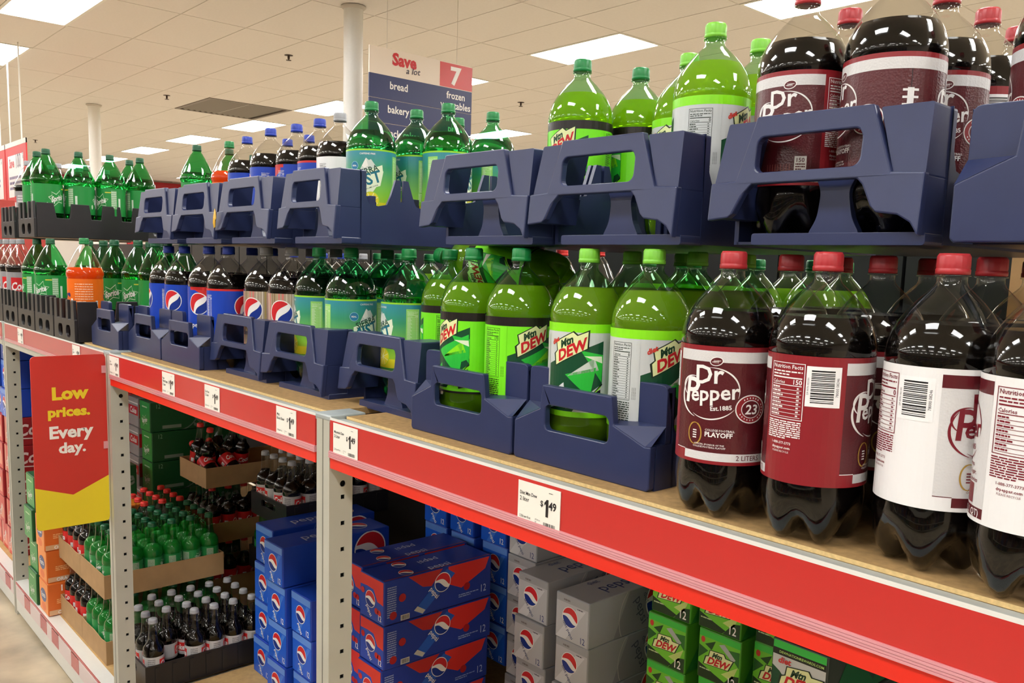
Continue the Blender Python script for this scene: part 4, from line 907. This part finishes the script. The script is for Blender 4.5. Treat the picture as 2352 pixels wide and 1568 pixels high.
# ------------------------------------------------------------------ twelve-can cartons
CW, CH, CLN = .122, .127, .385
def carton_proto(kind):
    b = MB(); base = {'pepsi': (20, 62, 168), 'cherry': (26, 54, 150), 'dietpepsi': (160, 163, 168), 'dew': (70, 150, 36), 'dietdew': (34, 44, 38), 'sprite': (24, 88, 44), 'dietcola': (150, 146, 146), 'cola': (150, 24, 32), 'orange': (214, 104, 34)}[kind]
    m = mat('carton_'+kind, base, .42, noise=.04, nscale=14); b.box(0, 0, 0, CW, CLN, CH, m)
    F, R, T = Art(), Art(), Art(); i = .003; w_, h = CW, CH; navy2 = (22, 40, 110)
    if kind == 'pepsi':
        F.rect(i, i, w_-i, h-i, (30, 92, 206), 0); F.rect(i, .103, w_-i, h-i, (96, 142, 220), 1); F.poly([(.03, i), (.095, .1), (.112, .1), (.05, i)], (64, 122, 220), 1)
        roundel(F, .06, .066, .026, 2, -.15); F.text('pepsi', .052, .018, .012, WHITE, 4, .02, 0, 1, -1.0); F.text('12', .103, .01, .017, WHITE, 4, .02, 0, .8)
        R.arc(.3, .06, .16, .15, 2.1, 4.2, .0025, (90, 130, 210), 1); roundel(R, .31, .066, .055, 2); R.text('pepsi', .19, .09, .03, WHITE, 2, .0, 0, 1, -1.1)
        T.text('pepsi', .15, -.085, .04, (196, 204, 222), 2, .0); T.text('pepsi', .15, -.02, .0, WHITE, 2); roundel(T, .3, -.06, .03, 2)
    elif kind == 'cherry':
        red = (214, 50, 44)
        F.rect(i, i, w_-i, h-i, (28, 70, 176), 0); F.poly([(i, .092), (i, h-i), (w_-i, h-i), (w_-i, .058), (.09, .062), (.07, .092), (.04, .094)], red, 1)
        roundel(F, .055, .06, .023, 3, -.1); F.text('pepsi', .045, .022, .012, WHITE, 4, .02, 0, 1, -.9); F.text('12', .104, .01, .016, WHITE, 4, .02, 0, .8)
        for x, y in ((.086, .034), (.1, .032), (.016, .076)): F.ell(x, y, .0095, .009, (190, 30, 36), 3, 16)
        R.poly([(.08, h-i), (.2, h-i), (.16, .08), (.13, .085)], (180, 44, 40), 1); R.poly([(.22, h-i), (.375, h-i), (.36, .09), (.27, .05), (.225, .07)], red, 1)
        R.poly([(.1, .02), (.13, .004), (.245, .1), (.215, .12)], (40, 92, 190), 2); roundel(R, .2, .083, .027, 3); R.text('pepsi', .165, .054, .014, WHITE, 4, .02, 0, 1, -.9); R.poly([(.1, .022), (.13, .006), (.14, .015), (.112, .032)], (190, 190, 184), 3)
        for x, y in ((.06, .07), (.03, .025), (.29, .05)): R.ell(x, y, .012, .012, (170, 32, 36), 3, 16)
        R.text('12', .355, .02, .022, (190, 205, 240), 3, 0, 0, .8); R.fine(.26, .02, .335, .032, 2, (150, 170, 220), 2); R.rect(.055, .004, .085, .02, (206, 206, 204), 3); R.bars(.058, .006, .082, .018, BLACK, 4); R.fine(.01, .02, .04, .11, 14, (150, 165, 205), 2, 6)
        T.text('pepsi', .2, -.04, .024, (196, 204, 222), 2, .0, rot=PI); roundel(T, .11, -.03, .02, 2); T.text('pepsi', .2, -.115, .026, (196, 204, 222), 2); T.rect(.0, -.122+.004, CLN, -.114, (150, 40, 44), 1); roundel(T, .09, -.095, .02, 2)
    elif kind == 'dietpepsi':
        F.rect(i, i, w_-i, h-i, (186, 188, 192), 0); F.rect(i, .105, w_-i, h-i, (160, 162, 166), 1); F.poly([(.0+i, i), (.08, .1), (.11, .1), (.04, i)], (208, 210, 214), 1); roundel(F, .055, .068, .027, 2, -.25)
        F.text('diet pepsi', .045, .03, .0095, (70, 80, 120), 3, .02, 0, 1, -.9); F.text('12', .103, .009, .017, navy2, 3, .0, 0, .8); F.fine(.03, .108, .07, .118, 1, (120, 116, 114), 2); F.fine(.08, .096, .115, .102, 1, (90, 88, 100), 2)
        R.poly([(.1, i), (.16, h-i), (.375, h-i), (.375, i)], (138, 140, 146), 1); R.arc(.24, .05, .12, .11, 1.9, 4.3, .002, (200, 198, 194), 2); roundel(R, .29, .075, .055, 3, -.2); R.text('pepsi', .2, .055, .03, (70, 74, 96), 3, .0, 0, 1, -1.15); R.text('diet', .225, .088, .016, (70, 74, 96), 3, .0, 0, 1, -1.15)
        T.text('pepsi', .16, -.085, .042, (52, 64, 120), 2); T.text('diet', .12, -.03, .02, (52, 64, 120), 2); roundel(T, .32, -.06, .03, 3)
    elif kind in ('dew', 'dietdew'):
        d = kind == 'dietdew'
        F.rect(i, i, w_-i, h-i, (196, 200, 198) if d else (112, 196, 50), 0); F.rect(i, .108, w_-i, h-i, (58, 190, 74) if d else (62, 190, 66), 1)
        if d:
            F.rect(i, .094, w_-i, .108, (24, 30, 24), 1); F.text('DEWNATIONREWARDS.COM', .066, .0985, .0052, (190, 226, 130), 3, .02, 0, .95); F.text('diet', .03, .079, .012, (196, 40, 44), 6, .05, .2, 1, .05); dewlogo(F, .062, .052, 1.35, False, .12)
            F.poly([(i, i), (.05, .03), (.02, .06), (i, .07)], (20, 74, 46), 1); F.poly([(.07, i), (w_-i, .03), (w_-i, i)], (24, 110, 60), 1)
        else:
            F.poly([(i, i), (i, .04), (.05, .022), (.08, .012), (.07, i)], (18, 50, 24), 1); F.poly([(.072, i), (.1, .036), (w_-i, .04), (w_-i, i)], (24, 60, 30), 2)
            F.poly([(.02, .09), (.05, .105), (.04, .08)], (24, 70, 30), 2); F.poly([(.06, .1), (.1, .07), (.108, .078), (.075, .106)], (170, 176, 172), 2); F.poly([(.08, .095), (.118, .06), (.118, .1)], (40, 110, 40), 1)
            F.poly([(.07, .03), (.115, .062), (.1, .022)], (190, 214, 120), 2); F.poly([(i, .05), (.03, .075), (i, .085)], (30, 90, 36), 1)
            dewlogo(F, .056, .058, 1.12, False, .05); F.text('12', .1, .009, .02, WHITE, 4, .02, 0, .8); F.ell(.014, .1, .006, .008, (200, 60, 50), 3, 14); F.fine(.008, .024, .06, .03, 1, (190, 210, 160), 3)
        R.poly([(i, i), (.1, .12), (.2, .02), (.3, .12), (.375, i)], (40, 120, 46) if not d else (20, 70, 40), 1); dewlogo(R, .25, .07, 1.6, d, .2); dewlogo(T, .2, -.06, 1.7, d, .2)
    elif kind == 'sprite':
        F.rect(i, i, w_-i, h-i, (52, 150, 66), 0); star(F, .06, .045, 1.3, (190, 214, 180)); star(F, .06, .045, .8, (190, 214, 180)); F.rect(.03, .1, .09, .105, (190, 214, 180), 1); F.text('Sprite', .06, .038, .016, WHITE, 3, .04, .2, 1, .2)
        R.text('12', .035, .1, .018, (150, 190, 150), 2, 0, 0, .8); R.rect(.05, .012, .13, .026, (130, 150, 132), 1); R.text('Sprite', .28, .03, .055, (120, 136, 124), 2, .04, .2, 1, .2); R.arc(.12, .1, .09, .1, -1.7, .4, .005, (120, 136, 124), 2)
        T.text('Sprite', .19, -.08, .045, (150, 190, 150), 2, .04, .2)
    elif kind == 'dietcola':
        F.rect(i, i, w_-i, h-i, (166, 162, 162), 0); F.rect(i, .05, w_-i, .09, (206, 50, 52), 1); F.text('Coke', .06, .058, .024, WHITE, 3, .05, .2); F.rect(i, .1, w_-i, .105, WHITE, 1); R.rect(.0+i, .04, .08, .1, (190, 36, 42), 1); R.text('Coke', .2, .04, .05, (190, 36, 42), 2, .04, .2); R.text('12', .04, .106, .013, WHITE, 3)
        T.rect(.1, -.1, .3, -.02, (190, 36, 42), 1)
    elif kind == 'cola':
        F.rect(i, i, w_-i, h-i, (214, 62, 58), 0); F.rect(i, .0, .03, h-i, (232, 150, 130), 1); F.poly([(.04, .02), (.1, .02), (.1, .07), (.06, .09)], (236, 150, 124), 1); F.text('Coke', .062, .05, .022, WHITE, 3, .04, .2, 1, .9)
        R.text('Coca', .09, .05, .048, (220, 200, 196), 2, .05, .2, .9, .08); R.stroke([(.02, .035), (.1, .03), (.2, .045), (.3, .03)], .005, (220, 200, 196), 2); T.rect(0, -.122, CLN, 0, (206, 44, 46), 0)
    else:
        F.rect(i, i, w_-i, h-i, (246, 150, 66), 0); F.ell(.06, .07, .04, .026, (60, 76, 130), 2, 24); F.text('Fanta', .06, .062, .018, WHITE, 3, .05, 0, .95, .08); F.ell(.06, .025, .03, .016, (236, 110, 30), 1, 20)
        R.text('12', .06, .095, .022, WHITE, 2, .04); R.fine(.03, .045, .11, .065, 3, (246, 190, 130), 2); R.rect(.0+i, i, .13, .022, (214, 170, 130), 1); R.text('ORANGE', .07, .006, .012, WHITE, 3, .05); T.rect(0.0+i, -.119, CLN-i, -.003, (250, 140, 40), 0)
    e = .0005
    F.build(b, lambda u, v, l: (u, -e-.00025*l, v), None, (i, i, CW-i, CH-i)); R.build(b, lambda u, v, l: (CW+e+.00025*l, u, v), None, (i, i, CLN-i, CH-i)); T.build(b, lambda u, v, l: (-v, u, CH+e+.00025*l), None, (i, -CW+i, CLN-i, -i))
    return b.mesh('can_carton')
CART = {}
KN = {'pepsi': 'blue cola', 'cherry': 'cherry cola', 'dietpepsi': 'silver diet cola', 'dew': 'lime green citrus', 'dietdew': 'diet citrus', 'sprite': 'green lemon-lime', 'dietcola': 'grey diet cola', 'cola': 'red cola', 'orange': 'orange soda'}
def carton(kind, x, y, z, label, rz=0):
    if kind not in CART: CART[kind] = carton_proto(kind)
    o = bpy.data.objects.new('can_carton', CART[kind]); COL.objects.link(o); o.location = (x, y, z); o.rotation_euler = (0, 0, rz)
    md = o.modifiers.new('edge', 'BEVEL'); md.width = .0035; md.segments = 2; md.limit_method = 'ANGLE'
    return tag(o, label, 'carton', 'twelve-can cartons')
LV = {1: ('only one',), 2: ('bottom', 'top'), 3: ('bottom', 'middle', 'top'), 4: ('bottom', 'second lowest', 'second highest', 'top'), 5: ('bottom', 'second lowest', 'middle', 'second highest', 'top')}
def stack(kind, x, y, n, where, z0=DECK, jit=.004, lo=0):
    rn = random.Random(int(x*1000)+n)
    for k in range(n):
        lv = LV[n][k] if n in LV else (ordn[k]+' from bottom' if k < n-1 else 'top')
        if k >= lo: carton(kind, x+rn.uniform(-jit, jit), y+rn.uniform(-jit, jit)*2, z0+k*(CH+.0012), '%s carton, %s of %s' % (KN[kind], lv, where))
stack('pepsi', -2.615, .425, 4, 'the stack at left beside the bottle trays')
stack('pepsi', -2.44, .385, 4, 'the second stack from the trays')
stack('pepsi', -2.305, .40, 3, 'the short stack left of the middle post')
stack('cherry', -2.022, .46, 4, 'the stack right of the middle post')
stack('cherry', -2.157, .475, 4, 'the stack half hidden by the middle post')
stack('pepsi', -2.17, .90, 5, 'the rear stack behind the cherry cartons', lo=1)
stack('pepsi', -2.03, .92, 5, 'the rear stack next to the silver cartons', lo=1)
stack('pepsi', -2.31, .90, 5, 'the rear stack behind the short stack', lo=1)
stack('dietpepsi', -1.885, .90, 5, 'the rearmost silver stack, shaded')
stack('dietpepsi', -1.75, .82, 4, 'the middle silver stack')
stack('dietpepsi', -1.575, .80, 4, 'the nearest silver stack')
stack('dew', -1.325, .90, 5, 'the left lime stack')
stack('dew', -1.19, .92, 5, 'the second lime stack')
stack('dew', -1.055, .95, 5, 'the third lime stack')
stack('dietdew', -.885, .735, 5, 'the front right stack under the red lip')
stack('orange', -3.615, .004, 3, 'the stack under the red flag sign')
stack('sprite', -3.765, .004, 4, 'the stack behind the red flag sign')
stack('sprite', -3.757, .45, 6, 'the tall stack behind the bottle trays')
stack('dietcola', -3.895, .45, 6, 'the tall stack left of the green cartons')
stack('cola', -4.03, .47, 7, 'the tall red stack in the shade')
stack('cola', -4.17, .16, 5, 'the red stack by the far post')
stack('pepsi', -4.17, .16, 3, 'the blue cartons above the red stack by the far post', DECK+5*(CH+.0012))
for k in range(3):
    stack('cola', -4.40-.135*k, .06, 5, 'the far-bay red stack, %s column' % ordn[k])
    stack('pepsi', -4.40-.135*k, .06, 3, 'the far-bay blue cartons, %s column' % ordn[k], DECK+5*(CH+.0012))

# ------------------------------------------------------------------ trays of small bottles
mcard = mat('cardboard', (178, 142, 98), .85, noise=.1, nscale=20); mcardi = mat('cardboard_inner', (150, 120, 84), .9, noise=.1)
TW, TL, TH, PIT = .271, .412, .082, .0668
def tray(x, y, z, label, kind='card', rz=0, h=TH, torn=False):
    t = thing('bottle_tray', label, 'tray', (x, y, z), rz, 'bottle trays'); m = mcard if kind == 'card' else mblack; k = .003 if kind == 'card' else .006
    fr = [(0, 0), (TW, 0), (TW, h), (TW*.8, h*.93), (TW*.5, h*1.0), (TW*.2, h*.95), (0, h)] if torn else [(0, 0), (TW, 0), (TW, h), (0, h)]
    b = MB(); b.plate(fr, [rrect(TW*.3, h*.5, TW*.7, h*.8, .008)] if kind != 'card' else [], k, lambda u, v, w_: (u, w_, v), m); obj('front_wall', b, t)
    b = MB(); b.box(0, TL-k, 0, TW, TL, h, m); obj('rear_wall', b, t)
    for x0 in (0, TW-k): b = MB(); b.box(x0, k, 0, x0+k, TL-k, h, m); obj('side_wall', b, t)
    b = MB(); b.box(k, k, 0, TW-k, TL-k, .003, m); obj('base', b, t)
    if kind != 'card':
        b = MB()
        for q in range(7): b.box(TW, .03+q*.055, .008, TW+.003, .045+q*.055, h-.008, m)
        obj('rib', b, t, kind='stuff')
    return t
BN = {'smalldiet': 'silver-capped cola', 'smallcola': 'red-capped cola', 'smallsprite': 'green-capped green'}
def fill(key, x, y, z, where, rows=range(6), cols=range(4), keep=None):
    for c in cols:
        for r in rows:
            if keep and not keep(c, r): continue
            put(key, x+.0353+c*PIT, y+.039+r*PIT, z+.0035, '%s bottle, %s from front, %s from left, %s' % (BN[key], ordn[r], ordn[c], where), rot=random.uniform(-2.5, 2.5) if not (c == 3) else random.uniform(.6, 1.6), group='small bottles in trays')
LV1, LV2, LV3 = DECK, DECK+.2315, DECK+.463
XA, XB, XC = -3.487, -3.214, -2.941
tray(XA, .05, LV1, 'lower cardboard tray of red-capped cola bottles by the orange cartons', torn=True); tray(XB, .05, LV1, 'lower cardboard tray of green bottles behind the left post', torn=True)
tray(XA, .05, LV2, 'upper cardboard tray of red-capped bottles, under the flag sign', torn=True); tray(XB, .05, LV2, 'upper cardboard tray of green bottles crossing the left post')
fill('smallcola', XA, .05, LV1, 'low cardboard tray', keep=lambda c, r: r < 2); fill('smallsprite', XB, .05, LV1, 'low cardboard tray', keep=lambda c, r: r < 2 or c > 1)
fill('smallcola', XA, .05, LV2, 'high cardboard tray'); fill('smallsprite', XB, .05, LV2, 'high cardboard tray')
tray(XC, .085, LV1, 'black plastic tray of silver-capped cola bottles on the low deck', 'black', h=.085); fill('smalldiet', XC, .085, LV1, 'black tray on the deck', keep=lambda c, r: (c, r) not in ((3, 1), (0, 0)))
# rear stacks
HX, HY = -3.555, .54
tray(HX, HY, LV3, 'cardboard tray heaped with fallen red-capped cola bottles'); tray(HX, HY, LV2, 'shaded cardboard tray of cola bottles under the heaped one'); tray(HX, HY, LV1, 'lowest cardboard tray of the rear cola stack')
fill('smallcola', HX, HY, LV2, 'shaded tray under the heap', keep=lambda c, r: c > 1 or r < 2); fill('smallcola', HX, HY, LV1, 'lowest tray of the rear cola stack', keep=lambda c, r: c > 2)
for k, (dx, dy, dz, rx, ry, rz) in enumerate(((.05, .05, .004, .0, .12, .4), (.05, .125, .004, -.1, .1, 1), (.12, .06, .004, .0, .25, 0), (.115, .14, .004, 0, .2, .9), (.05, .2, .004, 0, .1, .35), (.13, .2, .004, 0, .25, 0), (.235, .055, .03, 0, -1.05, .1), (.245, .15, .03, 0, -1.0, .3))):
    put('smallcola', HX+dx, HY+dy, LV3+dz+.003, 'fallen red-capped cola bottle, %s in the heaped cardboard tray' % ordn[k], group='small bottles in trays', tilt=(rx, ry, rz))
BX, BY = -2.89, .545
tray(BX, BY, LV3, 'black tray of silver-capped bottles high up, left of the blue cartons', 'black'); fill('smalldiet', BX, BY, LV3, 'high black tray by the blue cartons')
tray(BX-.085, BY+.03, LV2, 'black tray of green bottles beneath the high black tray', 'black'); fill('smallsprite', BX-.085, BY+.03, LV2, 'black tray beneath the high one', keep=lambda c, r: c < 2)
tray(BX-.085, BY+.03, LV1, 'lowest black tray left of the blue cartons', 'black'); fill('smallsprite', BX-.085, BY+.03, LV1, 'lowest black tray by the blue cartons', keep=lambda c, r: r < 1 or c == 0)
x = -3.86
tray(x, 1.0, LV1, 'black tray of green bottles behind the heaped cardboard tray', 'black', h=.2); tray(x, 1.0, LV1+.2, 'upper black tray of green bottles behind the heaped tray', 'black'); fill('smallsprite', x, 1.0, LV1+.2, 'tray behind the heap', rows=range(2))

# ------------------------------------------------------------------ shelf rear and opposite aisle, mostly added to keep things dark
b = MB(); b.box(PX[5], DEPTH+.001, DECK, PX[0], DEPTH+.006, -.09, mat('added_backing_dark', (30, 28, 28), .9)); obj('rear_panel', b, rack)  # panel added to keep the space under the shelf dark
b = MB(); b.box(0, 0, 0, .40, .15, .33, mcard); tag(obj('shipping_case', b, None, (-.58, .95, BOARD)), 'plain brown cardboard case behind the free-standing bottles', 'box')
b = MB(); b.box(0, 0, 0, .3, .34, .355, mat('backing_box_dark', (26, 28, 28), .45, noise=.2, nscale=9)); wc = b.mesh('dark_backing_box')  # dark boxes added to stop light coming through from behind
for k in range(20):
    o = obj('dark_backing_box', wc, None, (-6.7+.308*k, 1.12, BOARD)); tag(o, 'added dark box blocking light behind the shelf board, %s from left' % ordn[k], 'box', 'added dark boxes at the shelf rear')
for k in range(8):  # rear crates and bottles added to darken the gaps in the lower tier
    crate(CB if k % 2 else CA, -3.05+.283*k, .66 if k not in (5, 6, 7) else .68, BOARD, 'rear navy crate added as dark filling, %s from the left' % ordn[k], GLo)
    for q in range(2):
        for r in range(2):
            L(('pepsi', 'dietpepsi', 'sierra', 'dew', 'sierra', 'cola', 'dew', 'dew')[k], -3.05+.283*k+.078+.125*q, .66+.10+.125*r, Z1, 'shaded rear bottle, %s row %s, in the %s rear crate' % (('front', 'back')[r], ('left', 'right')[q], ordn[k]), rot=k)
t = thing('unseen_opposite_shelving', 'unseen dark shelving run added across the aisle to darken bottle reflections', 'shelf', (0, -2.75, FLOOR))  # out of view, added to darken bottle reflections and cut front fill
b = MB(); b.box(-9, -.5, 0, 3, -.45, 1.75, mat('opposite_back', (60, 54, 50), .8)); obj('back_panel', b, t)
rn = random.Random(5)
for q in range(5):
    b = MB(); b.box(-9, -.45, .12+.38*q, 3, 0, .15+.38*q, mgal); obj('shelf_board', b, t)
    b = MB(); x = -8.9; ms_ = [mat('opp_%d' % n, c, .5) for n, c in enumerate(((90, 40, 34), (40, 50, 80), (110, 96, 60), (44, 66, 44), (60, 40, 60), (120, 110, 100)))]
    while x < 2.8 and q < 4:
        w_ = rn.uniform(.08, .2); b.box(x, -.4, .15+.38*q, x+w_-.006, -.04, .15+.38*q+rn.uniform(.2, .33), rn.choice(ms_)); x += w_
    if q < 4: obj('boxed_goods', b, t, kind='stuff')
# unused prototypes go
for key, (t, u_) in PROTO.items():
    if not u_:
        for ch in list(t.children): bpy.data.objects.remove(ch)
        bpy.data.objects.remove(t)
